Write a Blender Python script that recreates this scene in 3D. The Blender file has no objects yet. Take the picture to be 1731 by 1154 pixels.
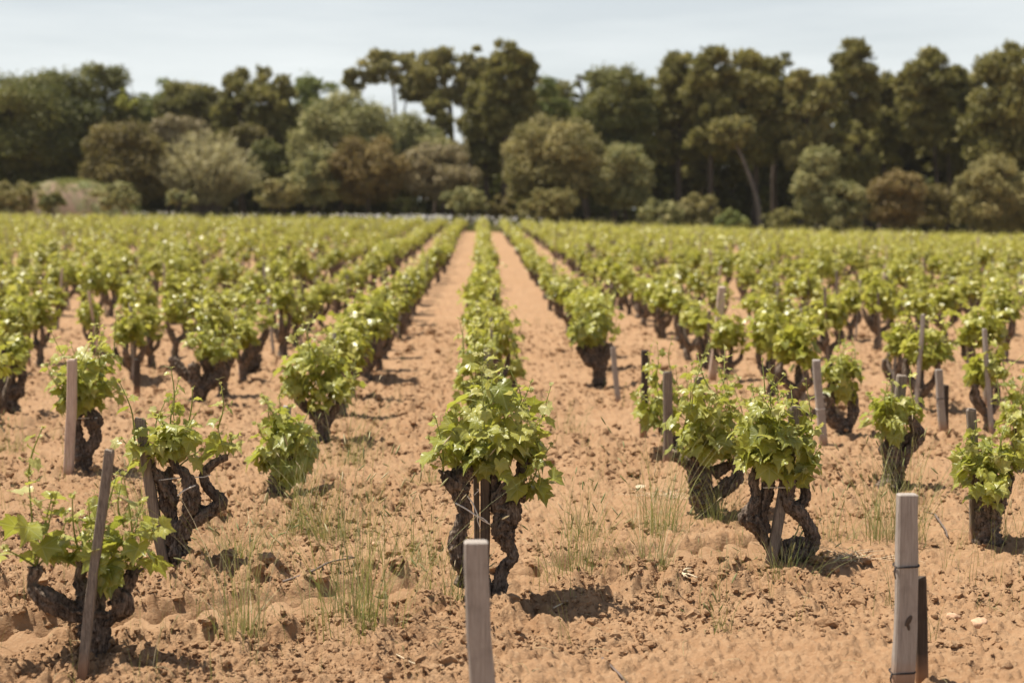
import bpy, math, random
import numpy as np
from mathutils import Vector

# ------------------------------------------------------------------ scene, camera, light
scene = bpy.context.scene
COL = scene.collection
W0, H0, FPX = 1731.0, 1154.0, 2404.2
CAM_H = 1.77
PITCH = math.atan((577 - 370) / FPX)
YAW = math.atan(50 / FPX)

cam_d = bpy.data.cameras.new('camera')
cam_d.lens = 50; cam_d.sensor_width = 36
cam_d.clip_start = 0.05; cam_d.clip_end = 3000
cam_d.dof.use_dof = True
cam_d.dof.focus_distance = 6.9
cam_d.dof.aperture_fstop = 1.9
cam = bpy.data.objects.new('camera', cam_d)
cam.location = (0, 0, CAM_H)
cam.rotation_euler = (math.pi / 2 - PITCH, 0, -YAW)
COL.objects.link(cam)
scene.camera = cam

SUN_DIR = Vector((-0.34, 0.13, 0.93)).normalized()
EL = math.asin(SUN_DIR.z)
world = bpy.data.worlds.new('World')
scene.world = world
world.use_nodes = True
wn = world.node_tree; wn.nodes.clear()
w_out = wn.nodes.new('ShaderNodeOutputWorld')
w_bg = wn.nodes.new('ShaderNodeBackground'); w_bg.inputs['Strength'].default_value = 0.06
w_sky = wn.nodes.new('ShaderNodeTexSky'); w_sky.sky_type = 'NISHITA'
w_sky.sun_disc = False; w_sky.sun_elevation = EL
w_sky.sun_rotation = math.atan2(SUN_DIR.x, SUN_DIR.y)
w_sky.air_density = 1.0; w_sky.dust_density = 2.0; w_sky.ozone_density = 1.0
w_tc = wn.nodes.new('ShaderNodeTexCoord')
w_map = wn.nodes.new('ShaderNodeMapping'); w_map.inputs['Scale'].default_value = (1.6, 1.6, 14.0)
w_map.inputs['Rotation'].default_value = (0.10, 0.05, 0.3)
w_noise = wn.nodes.new('ShaderNodeTexNoise'); w_noise.inputs['Scale'].default_value = 1.6
w_noise.inputs['Detail'].default_value = 6; w_noise.inputs['Roughness'].default_value = 0.55
w_ramp = wn.nodes.new('ShaderNodeMapRange')
w_ramp.inputs['From Min'].default_value = 0.36; w_ramp.inputs['From Max'].default_value = 0.62
w_ramp.inputs['To Min'].default_value = 0.64; w_ramp.inputs['To Max'].default_value = 0.90
w_mix = wn.nodes.new('ShaderNodeMix'); w_mix.data_type = 'RGBA'
w_mix.inputs['B'].default_value = (10.4, 10.9, 10.9, 1)          # thin high cloud
wn.links.new(w_tc.outputs['Generated'], w_map.inputs['Vector'])
wn.links.new(w_map.outputs['Vector'], w_noise.inputs['Vector'])
wn.links.new(w_noise.outputs['Fac'], w_ramp.inputs['Value'])
w_sep = wn.nodes.new('ShaderNodeSeparateXYZ'); wn.links.new(w_tc.outputs['Generated'], w_sep.inputs['Vector'])
w_el = wn.nodes.new('ShaderNodeMapRange'); w_el.interpolation_type = 'SMOOTHSTEP'
w_el.inputs['From Min'].default_value = 0.10; w_el.inputs['From Max'].default_value = 0.42
w_el.inputs['To Min'].default_value = 1.0; w_el.inputs['To Max'].default_value = 0.12
wn.links.new(w_sep.outputs['Z'], w_el.inputs['Value'])
w_mul = wn.nodes.new('ShaderNodeMath'); w_mul.operation = 'MULTIPLY'
wn.links.new(w_ramp.outputs['Result'], w_mul.inputs[0]); wn.links.new(w_el.outputs['Result'], w_mul.inputs[1])
wn.links.new(w_mul.outputs[0], w_mix.inputs['Factor'])
wn.links.new(w_sky.outputs['Color'], w_mix.inputs['A'])
wn.links.new(w_mix.outputs['Result'], w_bg.inputs['Color'])
wn.links.new(w_bg.outputs['Background'], w_out.inputs['Surface'])

sun_d = bpy.data.lights.new('sun', 'SUN')
sun_d.energy = 5.0; sun_d.angle = math.radians(0.53); sun_d.color = (1.0, 0.93, 0.81)
sun = bpy.data.objects.new('sun', sun_d)
sun.rotation_euler = SUN_DIR.to_track_quat('Z', 'Y').to_euler()
COL.objects.link(sun)

scene.view_settings.view_transform = 'Standard'
scene.view_settings.look = 'None'
scene.view_settings.exposure = 0.60
scene.view_settings.gamma = 1.0
scene.render.engine = 'CYCLES'
scene.cycles.use_denoising = True
scene.cycles.max_bounces = 8
scene.cycles.transparent_max_bounces = 6

# ------------------------------------------------------------------ numeric helpers
rs = np.random.RandomState
def lerp(a, b, t): return a + (b - a) * t
def sstep(a, b, x):
    t = np.clip((x - a) / (b - a), 0, 1); return t * t * (3 - 2 * t)

def hash3(ix, iy, iz, seed=0):
    h = (ix.astype(np.int64) * 374761393 + iy.astype(np.int64) * 668265263 + iz.astype(np.int64) * 2147483647 + seed * 974711) & 0xffffffff
    h = ((h ^ (h >> 13)) * 1274126177) & 0xffffffff
    h = ((h ^ (h >> 16)) * 2246822519) & 0xffffffff
    h = h ^ (h >> 15)
    return (h & 0xffffff).astype(np.float64) / 0xffffff

def noise3(p, seed=0):
    """value noise in 0..1 at points (N,3)"""
    f = np.floor(p); t = p - f; t = t * t * (3 - 2 * t)
    i = f.astype(np.int64)
    out = 0
    for dx in (0, 1):
        wx = t[:, 0] if dx else 1 - t[:, 0]
        for dy in (0, 1):
            wy = t[:, 1] if dy else 1 - t[:, 1]
            for dz in (0, 1):
                wz = t[:, 2] if dz else 1 - t[:, 2]
                out = out + wx * wy * wz * hash3(i[:, 0] + dx, i[:, 1] + dy, i[:, 2] + dz, seed)
    return out

def noise2(x, y, seed=0):
    f = np.floor(x); g = np.floor(y)
    tx = x - f; ty = y - g
    tx = tx * tx * (3 - 2 * tx); ty = ty * ty * (3 - 2 * ty)
    i = f.astype(np.int64); j = g.astype(np.int64); z = np.zeros_like(i)
    a = hash3(i, j, z, seed); b = hash3(i + 1, j, z, seed)
    c = hash3(i, j + 1, z, seed); d = hash3(i + 1, j + 1, z, seed)
    return (a * (1 - tx) + b * tx) * (1 - ty) + (c * (1 - tx) + d * tx) * ty

def lumps(x, y, cell, seed, fill=0.6):
    """rounded clods: one random hemisphere-like bump per grid cell; returns height 0..1"""
    u = x / cell; v = y / cell
    i = np.floor(u).astype(np.int64); j = np.floor(v).astype(np.int64)
    out = np.zeros_like(u); z = np.zeros_like(i)
    for di in (-1, 0, 1):
        for dj in (-1, 0, 1):
            a = i + di; b = j + dj
            cx = a + 0.15 + 0.7 * hash3(a, b, z, seed); cy = b + 0.15 + 0.7 * hash3(a, b, z, seed + 1)
            r = hash3(a, b, z, seed + 2)
            r = np.where(r < 1 - fill, 0.0, 0.25 + 0.6 * (r - (1 - fill)) / fill)
            an = hash3(a, b, z, seed + 3) * math.pi
            ex = (u - cx) * np.cos(an) + (v - cy) * np.sin(an)
            ey = (-(u - cx) * np.sin(an) + (v - cy) * np.cos(an)) * 1.35
            d2 = (ex * ex + ey * ey) / np.maximum(r * r, 1e-6)
            h = np.sqrt(np.maximum(0, 1 - d2)) * r
            out = np.maximum(out, h)
    return out

# ------------------------------------------------------------------ terrain
def gh(x, y):
    """gentle shape of the field, without clods"""
    x = np.asarray(x, float); y = np.asarray(y, float)
    F = sstep(28, 104, y)
    side = np.where(x > 0, -0.034 * np.minimum(x, 60), -0.012 * np.maximum(x, -60))
    z = -0.14 * sstep(8, 16, y) * (1 - sstep(24, 50, y)) + F * (0.86 + side)
    z = z + 0.03 * np.maximum(0, np.minimum(y, 180) - 104)
    return z

R_ = Vector((math.cos(YAW), -math.sin(YAW), 0))
F_ = Vector((math.sin(YAW) * math.cos(PITCH), math.cos(YAW) * math.cos(PITCH), -math.sin(PITCH)))
U_ = R_.cross(F_)
def ray(px, py):
    return F_ * FPX + R_ * (px - W0 / 2) - U_ * (py - H0 / 2)
def at(px, py):
    """ground point seen at a pixel of the photograph"""
    d = ray(px, py); o = Vector((0, 0, CAM_H)); lo = 2.0 / d.y; hi = lo
    while hi * d.y < 140:
        hi = lo * 1.03; p = o + d * hi
        if p.z <= float(gh(p.x, p.y)): break
        lo = hi
    for _ in range(30):
        m = (lo + hi) / 2; p = o + d * m
        if p.z <= float(gh(p.x, p.y)): hi = m
        else: lo = m
    return o + d * hi
def plane(px, py, y):
    """point at depth y (world) along the pixel's line of sight"""
    d = ray(px, py)
    return Vector((0, 0, CAM_H)) + d * (y / d.y)
def pix(p):
    v = Vector(p) - Vector((0, 0, CAM_H)); k = v.dot(F_)
    if k <= 0.01: return (-9999, -9999)
    return (W0 / 2 + FPX * v.dot(R_) / k, H0 / 2 - FPX * v.dot(U_) / k)

TP = np.array([float(c) for c in at(0, 1085)[:2]]); TQ = np.array([float(c) for c in at(1450, 905)[:2]])
TDIR = (TQ - TP) / np.linalg.norm(TQ - TP); TNRM = np.array([-TDIR[1], TDIR[0]])
MICRO0 = 0.030
def micro(x, y):
    """clods, hollows and the tyre print"""
    big = noise2(x * 1.3, y * 1.3, 5) - 0.5
    med = noise2(x * 4.1, y * 4.1, 6) - 0.5
    sm = noise2(x * 13, y * 13, 7) - 0.5
    rough = sstep(0.30, 0.62, noise2(x * 0.9 + 4, y * 0.9, 9))
    h = big * 0.055 + med * 0.040 * (0.4 + rough) + sm * 0.022 * (.5 + .5 * rough)
    h = h + noise2(x * 37, y * 37, 8) * 0.012
    fine = y < 16
    l1 = lumps(x, y, 0.17, 21, 0.42) * 0.17 * 0.55
    l2 = lumps(x, y, 0.075, 31, 0.36) * 0.075 * 0.8
    l3 = lumps(x, y, 0.036, 41, 0.65) * 0.036 * 1.0
    cl = np.maximum(np.maximum(l1 * rough, l2 * (0.35 + 0.65 * rough)), l3 * (0.75 + 0.25 * rough)) * 1.15
    br = noise2(x * 61 + 3, y * 61, 14); br2 = noise2(x * 29, y * 29 + 5, 15)
    cl = cl * (0.62 + 0.75 * br) * (0.75 + 0.5 * br2)
    rg1 = 1 - np.abs(2 * noise2(x * 17, y * 17, 16) - 1); rg2 = 1 - np.abs(2 * noise2(x * 41, y * 41, 17) - 1)
    h = h + cl + (rg1 * 0.016 + rg2 * 0.012) * (0.25 + 0.75 * sstep(.35, .6, noise2(x * 1.9, y * 1.9, 18)))
    # tyre print
    s = (x - TP[0]) * TDIR[0] + (y - TP[1]) * TDIR[1]
    t = (x - TP[0]) * TNRM[0] + (y - TP[1]) * TNRM[1] + 0.03 * np.sin(s * 1.3)
    P = 0.158
    ph = (s / P - np.floor(s / P)) - 0.5
    tt = t - 0.10 * ph
    rd = np.sqrt((ph * P / 0.074) ** 2 + (np.maximum(0, tt + 0.035) / 0.095) ** 2)
    dome = 1 - sstep(0.72, 1.06, rd)
    wall = 0.095 + 0.012 * np.sin(s * 37) + 0.03 * (noise2(s * 9, s * 0, 3) - .5)
    up = sstep(-0.22, 0.05, t)
    trk = 0.040 * up - (1 - dome) * 0.105 * sstep(-0.055, 0.045, t) + 0.008 * big + 0.075 * sstep(wall - 0.012, wall + 0.022, t)
    fade = 1 - 0.75 * sstep(0.62, 0.78, noise2(s * 1.3 + 7.3, s * 0, 77))
    fade = fade * sstep(-0.9, -0.6, s) * (1 - sstep(4.6, 4.9, s))
    m = sstep(-0.23, -0.14, t) * (1 - sstep(0.135, 0.17, t)) * fade
    h = h * (1 - m) + (trk - 0.012) * m
    berm = np.exp(-(np.maximum(0, t - 0.16) / 0.22) ** 2) * sstep(0.09, 0.12, t) * fade
    h = h + berm * 0.055 * (1 - m)
    far = sstep(14, 40, y)
    return (h - MICRO0 * (1 - m)) * (1 - 0.55 * far)
def ground_z(x, y):
    return float(gh(x, y) + micro(np.array([float(x)]), np.array([float(y)]))[0])

# ------------------------------------------------------------------ mesh builder
class MB:
    def __init__(s): s.v = []; s.f = []; s.lf = []; s.n = 0; s.mi = []
    def add(s, v, faces, lf=None, mat=0):
        v = np.asarray(v, float).reshape(-1, 3)
        for f in (faces if isinstance(faces, list) else [faces]):
            f = np.asarray(f, np.int64)
            if len(f): s.f.append(f + s.n); s.mi.append(np.full(len(f), mat, np.int32))
        s.v.append(v)
        if lf is None: lf = np.zeros((len(v), 3)); 
        s.lf.append(np.broadcast_to(np.asarray(lf, float), (len(v), 3)))
        s.n += len(v)
    def mesh(s, name, mats, smooth=True):
        me = bpy.data.meshes.new(name)
        v = np.concatenate(s.v); lf = np.concatenate(s.lf)
        me.vertices.add(len(v)); me.vertices.foreach_set('co', v.astype(np.float32).ravel())
        cnt = np.concatenate([np.full(len(f), f.shape[1], np.int64) for f in s.f])
        loops = np.concatenate([f.ravel() for f in s.f])
        me.loops.add(len(loops)); me.loops.foreach_set('vertex_index', loops.astype(np.int32))
        me.polygons.add(len(cnt))
        st = np.concatenate([[0], np.cumsum(cnt)[:-1]])
        me.polygons.foreach_set('loop_start', st.astype(np.int32))
        me.polygons.foreach_set('material_index', np.concatenate(s.mi))
        me.polygons.foreach_set('use_smooth', np.full(len(cnt), smooth))
        a = me.attributes.new('lf', 'FLOAT_VECTOR', 'POINT'); a.data.foreach_set('vector', lf.astype(np.float32).ravel())
        for m in (mats if isinstance(mats, (list, tuple)) else [mats]): me.materials.append(m)
        me.update(calc_edges=True)
        return me
    def obj(s, name, mats, parent=None, smooth=True):
        return link(name, s.mesh(name, mats, smooth), parent)

def link(name, me, parent=None):
    o = bpy.data.objects.new(name, me); COL.objects.link(o)
    if parent: o.parent = parent
    return o
def tag(o, label=None, cat=None, group=None, kind=None):
    if label: o['label'] = label
    if cat: o['category'] = cat
    if group: o['group'] = group
    if kind: o['kind'] = kind
    return o
def empty(name, loc, label=None, cat=None, group=None, rz=0.0):
    o = bpy.data.objects.new(name, None); COL.objects.link(o)
    o.location = loc; o.rotation_euler = (0, 0, rz); o.empty_display_size = 0.1
    return tag(o, label, cat, group)

def catmull(pts, n):
    P = np.asarray([list(p) for p in pts], float)
    if len(P) == 2:
        t = np.linspace(0, 1, n)[:, None]; return P[0] * (1 - t) + P[1] * t
    Q = np.vstack([2 * P[0] - P[1], P, 2 * P[-1] - P[-2]])
    u = np.linspace(0, len(P) - 1, n); i = np.minimum(u.astype(int), len(P) - 2); t = (u - i)[:, None]
    p0, p1, p2, p3 = Q[i], Q[i + 1], Q[i + 2], Q[i + 3]
    return 0.5 * (2 * p1 + (p2 - p0) * t + (2 * p0 - 5 * p1 + 4 * p2 - p3) * t * t + (3 * p1 - p0 - 3 * p2 + p3) * t ** 3)

def tube(mb, pts, radii, n, ns=8, rough=0.0, seed=0, lf=(0, 0, .5), mat=0, cap=True, knob=0.0):
    C = catmull(pts, n)
    r = np.interp(np.linspace(0, 1, n), np.linspace(0, 1, len(radii)), radii)
    T = np.gradient(C, axis=0); T /= np.maximum(np.linalg.norm(T, axis=1)[:, None], 1e-9)
    up = np.array([0.13, 0.97, 0.21])
    N = np.zeros_like(T); a = up - T[0] * up.dot(T[0]); N[0] = a / np.linalg.norm(a)
    for k in range(1, n):
        a = N[k - 1] - T[k] * N[k - 1].dot(T[k]); N[k] = a / max(np.linalg.norm(a), 1e-9)
    B = np.cross(T, N)
    th = np.linspace(0, 2 * math.pi, ns, endpoint=False)
    L = np.concatenate([[0], np.cumsum(np.linalg.norm(np.diff(C, axis=0), axis=1))])
    rr = r[:, None] * np.ones(ns)
    if rough > 0:
        tw = th[None, :] + L[:, None] * 5.0
        q = np.stack([np.cos(tw) * 2.0, np.sin(tw) * 2.0, np.repeat(L[:, None] * 9, ns, 1)], -1).reshape(-1, 3) + seed * 7.7
        a1 = noise3(q, 1).reshape(n, ns)
        q2 = q * np.array([2.6, 2.6, 2.2]); a2 = noise3(q2, 2).reshape(n, ns)
        q3 = q * np.array([5.5, 5.5, 3.5]); a3 = noise3(q3, 3).reshape(n, ns)
        rid = 1 - np.abs(2 * a2 - 1)
        q4 = q * np.array([9, 9, 5.0]); a4 = 1 - np.abs(2 * noise3(q4, 6).reshape(n, ns) - 1)
        rr = rr * (1 + rough * (0.9 * (a1 - .5) + 0.85 * (rid - .5) + 0.6 * (a3 - .5) + .45 * (a4 - .5)))
        if knob > 0:
            kk = noise3(np.stack([L * 11 + seed, L * 0, L * 0], -1), 4)
            rr = rr * (1 + knob * (kk[:, None] - .45))
    V = C[:, None, :] + rr[:, :, None] * (np.cos(th)[None, :, None] * N[:, None, :] + np.sin(th)[None, :, None] * B[:, None, :])
    i = np.arange(n - 1)[:, None]; j = np.arange(ns)[None, :]; j2 = (j + 1) % ns
    F = np.stack([i * ns + j, i * ns + j2, (i + 1) * ns + j2, (i + 1) * ns + j], -1).reshape(-1, 4)
    V = V.reshape(-1, 3); faces = [F]
    if cap:
        V = np.vstack([V, C[0] - T[0] * r[0] * 0.3, C[-1] + T[-1] * r[-1] * 0.5])
        jj = np.arange(ns); k0 = (n - 1) * ns
        faces.append(np.stack([(jj + 1) % ns, jj, np.full(ns, n * ns)], -1))
        faces.append(np.stack([k0 + jj, k0 + (jj + 1) % ns, np.full(ns, n * ns + 1)], -1))
    mb.add(V, faces, lf, mat)
    return C

# ------------------------------------------------------------------ materials
def mat_new(name):
    m = bpy.data.materials.new(name); m.use_nodes = True
    nt = m.node_tree; b = nt.nodes['Principled BSDF']; o = nt.nodes['Material Output']
    return m, nt, b, o
def N(nt, t, **kw):
    n = nt.nodes.new(t)
    for k, v in kw.items():
        if k in n.inputs: n.inputs[k].default_value = v
        else: setattr(n, k, v)
    return n
def noise_node(nt, scale, detail=4, rough=0.55, vec=None):
    n = N(nt, 'ShaderNodeTexNoise', Scale=scale, Detail=detail, Roughness=rough)
    if vec is not None: nt.links.new(vec, n.inputs['Vector'])
    return n
def ramp(nt, fac, stops):
    r = N(nt, 'ShaderNodeValToRGB'); e = r.color_ramp.elements
    while len(e) < len(stops): e.new(0.5)
    for el, (p, c) in zip(e, stops): el.position = p; el.color = (*c, 1)
    nt.links.new(fac, r.inputs['Fac']); return r.outputs['Color']
def mixc(nt, a, b, fac, mode='MIX'):
    m = N(nt, 'ShaderNodeMix', data_type='RGBA', blend_type=mode)
    for s, v in (('A', a), ('B', b)):
        if isinstance(v, tuple): m.inputs[s].default_value = (*v, 1)
        else: nt.links.new(v, m.inputs[s])
    if isinstance(fac, float): m.inputs['Factor'].default_value = fac
    else: nt.links.new(fac, m.inputs['Factor'])
    return m.outputs['Result']
def math_(nt, op, a, b=None, c=None, clamp=False):
    m = N(nt, 'ShaderNodeMath', operation=op, use_clamp=clamp)
    for i, v in enumerate((a, b, c)):
        if v is None: continue
        if isinstance(v, (int, float)): m.inputs[i].default_value = v
        else: nt.links.new(v, m.inputs[i])
    return m.outputs[0]
def maprange(nt, v, a, b, c=0.0, d=1.0):
    m = N(nt, 'ShaderNodeMapRange'); m.inputs['From Min'].default_value = a; m.inputs['From Max'].default_value = b
    m.inputs['To Min'].default_value = c; m.inputs['To Max'].default_value = d
    nt.links.new(v, m.inputs['Value']); return m.outputs['Result']
def bump(nt, b, h, strength, dist=0.01):
    n = N(nt, 'ShaderNodeBump', Strength=strength, Distance=dist)
    nt.links.new(h, n.inputs['Height']); nt.links.new(n.outputs['Normal'], b.inputs['Normal'])
    return n.outputs['Normal']
def objvec(nt):
    return N(nt, 'ShaderNodeTexCoord').outputs['Object']
def lfattr(nt):
    a = N(nt, 'ShaderNodeAttribute'); a.attribute_name = 'lf'
    s = N(nt, 'ShaderNodeSeparateXYZ'); nt.links.new(a.outputs['Vector'], s.inputs['Vector'])
    return s.outputs

def soil_material(name, dk=1.0):
    m, nt, b, o = mat_new(name)
    v = N(nt, 'ShaderNodeNewGeometry').outputs['Position']
    n1 = noise_node(nt, 0.9, 6, 0.6, v); n2 = noise_node(nt, 7.0, 6, 0.65, v); n3 = noise_node(nt, 60.0, 5, 0.6, v)
    c1 = ramp(nt, n1.outputs['Fac'], [(0.3, (0.288, 0.162, 0.083)), (0.7, (0.385, 0.239, 0.136))])
    c2 = ramp(nt, n2.outputs['Fac'], [(0.3, (0.260, 0.140, 0.068)), (0.7, (0.416, 0.275, 0.161))])
    c = mixc(nt, c1, c2, 0.5)
    c = mixc(nt, c, (0.474, 0.347, 0.223), maprange(nt, n3.outputs['Fac'], 0.55, 0.75, 0, 0.55))
    # leaf litter and rough grass under the wood beyond the field
    sp_ = N(nt, 'ShaderNodeSeparateXYZ'); nt.links.new(v, sp_.inputs['Vector'])
    lit = ramp(nt, n2.outputs['Fac'], [(0.35, (0.075, 0.060, 0.030)), (0.65, (0.16, 0.145, 0.065))])
    edge = math_(nt, 'ADD', sp_.outputs['Y'], math_(nt, 'MULTIPLY', n1.outputs['Fac'], 3.0))
    c = mixc(nt, c, lit, maprange(nt, edge, 102.5, 104.5))
    nt.links.new(c, b.inputs['Base Color'])
    b.inputs['Roughness'].default_value = 0.95; b.inputs['Specular IOR Level'].default_value = 0.15
    n4 = noise_node(nt, 170.0, 4, 0.7, v)
    h = math_(nt, 'ADD', n3.outputs['Fac'], math_(nt, 'MULTIPLY', n4.outputs['Fac'], 0.5))
    bump(nt, b, h, 0.85, 0.014)
    return m
M_SOIL = soil_material('red_soil')

def bark_material(name, dark, light, vs=(1, 1, 0.25), sc=60):
    m, nt, b, o = mat_new(name)
    mp = N(nt, 'ShaderNodeMapping'); mp.inputs['Scale'].default_value = vs
    nt.links.new(objvec(nt), mp.inputs['Vector'])
    n1 = noise_node(nt, sc, 6, 0.65, mp.outputs['Vector']); n2 = noise_node(nt, sc * 3.1, 5, 0.7, mp.outputs['Vector'])
    n0 = noise_node(nt, 7, 3, 0.5, objvec(nt))
    f = math_(nt, 'ADD', math_(nt, 'MULTIPLY', n1.outputs['Fac'], 0.65), math_(nt, 'MULTIPLY', n2.outputs['Fac'], 0.35))
    c = ramp(nt, f, [(0.40, dark), (0.64, light)])
    c = mixc(nt, c, tuple(x * 0.55 for x in dark), maprange(nt, n0.outputs['Fac'], 0.5, 0.75, 0, 0.7))
    nt.links.new(c, b.inputs['Base Color'])
    b.inputs['Roughness'].default_value = 0.9; b.inputs['Specular IOR Level'].default_value = 0.2
    bump(nt, b, f, 1.0, 0.012)
    return m
M_BARK = bark_material('vine_bark', (0.036, 0.025, 0.019), (0.34, 0.26, 0.20))
M_TBARK = bark_material('tree_bark', (0.06, 0.045, 0.035), (0.17, 0.125, 0.10), (1, 1, 0.3), 4)
M_TBARK2 = bark_material('pale_pine_bark', (0.16, 0.125, 0.105), (0.34, 0.27, 0.23), (1, 1, 0.3), 4)

def wood_material(name, a, b_, grain=120):
    m, nt, b, o = mat_new(name)
    mp = N(nt, 'ShaderNodeMapping'); mp.inputs['Scale'].default_value = (1, 1, 0.04)
    nt.links.new(objvec(nt), mp.inputs['Vector'])
    n1 = noise_node(nt, grain, 5, 0.6, mp.outputs['Vector']); n2 = noise_node(nt, 9, 4, 0.6, objvec(nt))
    n3 = noise_node(nt, grain * 3.3, 4, 0.6, mp.outputs['Vector'])
    f = math_(nt, 'ADD', math_(nt, 'MULTIPLY', n1.outputs['Fac'], 0.6), math_(nt, 'MULTIPLY', n3.outputs['Fac'], 0.4))
    c = ramp(nt, f, [(0.34, a), (0.62, b_)])
    c = mixc(nt, c, tuple(x * 0.6 for x in a), maprange(nt, n2.outputs['Fac'], 0.52, 0.8, 0, 0.6))
    sz_ = N(nt, 'ShaderNodeSeparateXYZ'); nt.links.new(objvec(nt), sz_.inputs['Vector'])
    zz_ = math_(nt, 'ADD', sz_.outputs['Z'], math_(nt, 'MULTIPLY', n2.outputs['Fac'], -0.12))
    c = mixc(nt, c, (0.36, 0.20, 0.11), maprange(nt, zz_, -0.02, 0.06, 0.75, 0.0))
    nt.links.new(c, b.inputs['Base Color']); b.inputs['Roughness'].default_value = 0.8
    b.inputs['Specular IOR Level'].default_value = 0.25
    bump(nt, b, f, 0.7, 0.004)
    return m
M_WNEW = wood_material('grey_sawn_wood', (0.25, 0.215, 0.185), (0.42, 0.37, 0.325), 160)
M_WOLD = wood_material('weathered_wood', (0.095, 0.074, 0.058), (0.29, 0.235, 0.185), 130)
M_WBROWN = wood_material('brown_shaded_wood', (0.045, 0.033, 0.025), (0.14, 0.105, 0.08), 130)  # shade on the centre stake put into a darker brown; also the dark knot
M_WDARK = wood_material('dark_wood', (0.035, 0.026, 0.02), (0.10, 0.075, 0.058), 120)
M_WPINK = wood_material('pinkish_wood', (0.38, 0.27, 0.21), (0.62, 0.49, 0.40), 120)

def plain(name, col, rough=0.7, spec=0.3):
    m, nt, b, o = mat_new(name)
    n = noise_node(nt, 60, 3, 0.5, objvec(nt))
    c = ramp(nt, n.outputs['Fac'], [(0.3, tuple(x * 0.8 for x in col)), (0.7, tuple(min(1, x * 1.15) for x in col))])
    nt.links.new(c, b.inputs['Base Color']); b.inputs['Roughness'].default_value = rough
    b.inputs['Specular IOR Level'].default_value = spec
    return m
M_STRING = plain('white_string', (0.72, 0.68, 0.62)); M_WIRE = plain('dark_wire', (0.03, 0.025, 0.025), 0.5)
M_STRAW = plain('bleached_straw', (0.62, 0.50, 0.34)); M_TWIG = plain('dead_twig', (0.16, 0.12, 0.10))
M_STONE = plain('pale_stone', (0.52, 0.33, 0.21), 0.9); M_ROCK = plain('pink_rock', (0.5, 0.36, 0.29), 0.9)

def leaf_shader(m, nt, b, o, col, trans, tfac, rough=0.45, spec=0.4, nrm=None):
    nt.links.new(col, b.inputs['Base Color']); b.inputs['Roughness'].default_value = rough
    b.inputs['Specular IOR Level'].default_value = spec
    t = N(nt, 'ShaderNodeBsdfTranslucent'); nt.links.new(trans, t.inputs['Color'])
    if nrm is not None: nt.links.new(nrm, t.inputs['Normal'])
    mx = N(nt, 'ShaderNodeMixShader'); mx.inputs['Fac'].default_value = tfac
    nt.links.new(b.outputs['BSDF'], mx.inputs[1]); nt.links.new(t.outputs['BSDF'], mx.inputs[2])
    nt.links.new(mx.outputs['Shader'], o.inputs['Surface'])

def vine_leaf_material():
    m, nt, b, o = mat_new('vine_leaf')
    X, Y, Z = lfattr(nt)
    # Z: 0 old dark .. 1 young
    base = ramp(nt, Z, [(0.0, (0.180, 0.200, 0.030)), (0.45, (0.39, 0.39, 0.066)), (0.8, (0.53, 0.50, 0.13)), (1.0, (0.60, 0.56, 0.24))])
    ang = math_(nt, 'ABSOLUTE', math_(nt, 'ARCTAN2', X, Y))
    d = math_(nt, 'MINIMUM', ang, math_(nt, 'ABSOLUTE', math_(nt, 'SUBTRACT', ang, 0.92)))
    d = math_(nt, 'MINIMUM', d, math_(nt, 'ABSOLUTE', math_(nt, 'SUBTRACT', ang, 1.85)))
    rad = math_(nt, 'SQRT', math_(nt, 'ADD', math_(nt, 'MULTIPLY', X, X), math_(nt, 'MULTIPLY', Y, Y)))
    dist = math_(nt, 'MULTIPLY', d, rad)
    vein = maprange(nt, dist, 0.012, 0.045, 1.0, 0.0)
    # side veins
    side = math_(nt, 'SINE', math_(nt, 'SUBTRACT', math_(nt, 'MULTIPLY', rad, 34.0), math_(nt, 'MULTIPLY', d, 30.0)))
    sidev = maprange(nt, side, 0.86, 1.0, 0.0, 0.45)
    vall = math_(nt, 'MAXIMUM', vein, sidev)
    nz = noise_node(nt, 45, 4, 0.6, objvec(nt))
    col = mixc(nt, base, (0.17, 0.21, 0.045), maprange(nt, nz.outputs['Fac'], 0.45, 0.75, 0, 0.4))
    col = mixc(nt, col, (0.46, 0.50, 0.20), math_(nt, 'MULTIPLY', vall, 0.55))
    tr = mixc(nt, col, (0.58, 0.60, 0.07), 0.5)
    h = math_(nt, 'SUBTRACT', nz.outputs['Fac'], math_(nt, 'MULTIPLY', vall, 0.7))
    nn = bump(nt, b, h, 0.5, 0.004)
    leaf_shader(m, nt, b, o, col, tr, 0.42, 0.32, 0.55, nn)
    return m
M_VLEAF = vine_leaf_material()
def simple_leaf(name, stops, tfac=0.35, tr=(0.58, 0.60, 0.07), spec=0.4, rough=0.5, trmix=0.45):
    m, nt, b, o = mat_new(name)
    X, Y, Z = lfattr(nt)
    c = ramp(nt, Z, stops)
    leaf_shader(m, nt, b, o, c, mixc(nt, c, tr, trmix), tfac, rough, spec)
    return m
M_VLEAF2 = simple_leaf('vine_leaf_plain', [(0.0, (0.180, 0.200, 0.030)), (0.45, (0.39, 0.39, 0.066)), (0.8, (0.53, 0.50, 0.13)), (1.0, (0.60, 0.56, 0.24))], 0.42, spec=.55, rough=.34)
M_SHOOT = simple_leaf('vine_shoot', [(0, (0.19, 0.23, 0.05)), (0.5, (0.30, 0.34, 0.08)), (1, (0.44, 0.42, 0.16))], 0.15)
M_GRASS = simple_leaf('grass_blade', [(0, (0.13, 0.17, 0.06)), (0.45, (0.24, 0.26, 0.10)), (0.7, (0.40, 0.35, 0.17)), (1, (0.62, 0.50, 0.32))], 0.25)

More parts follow.
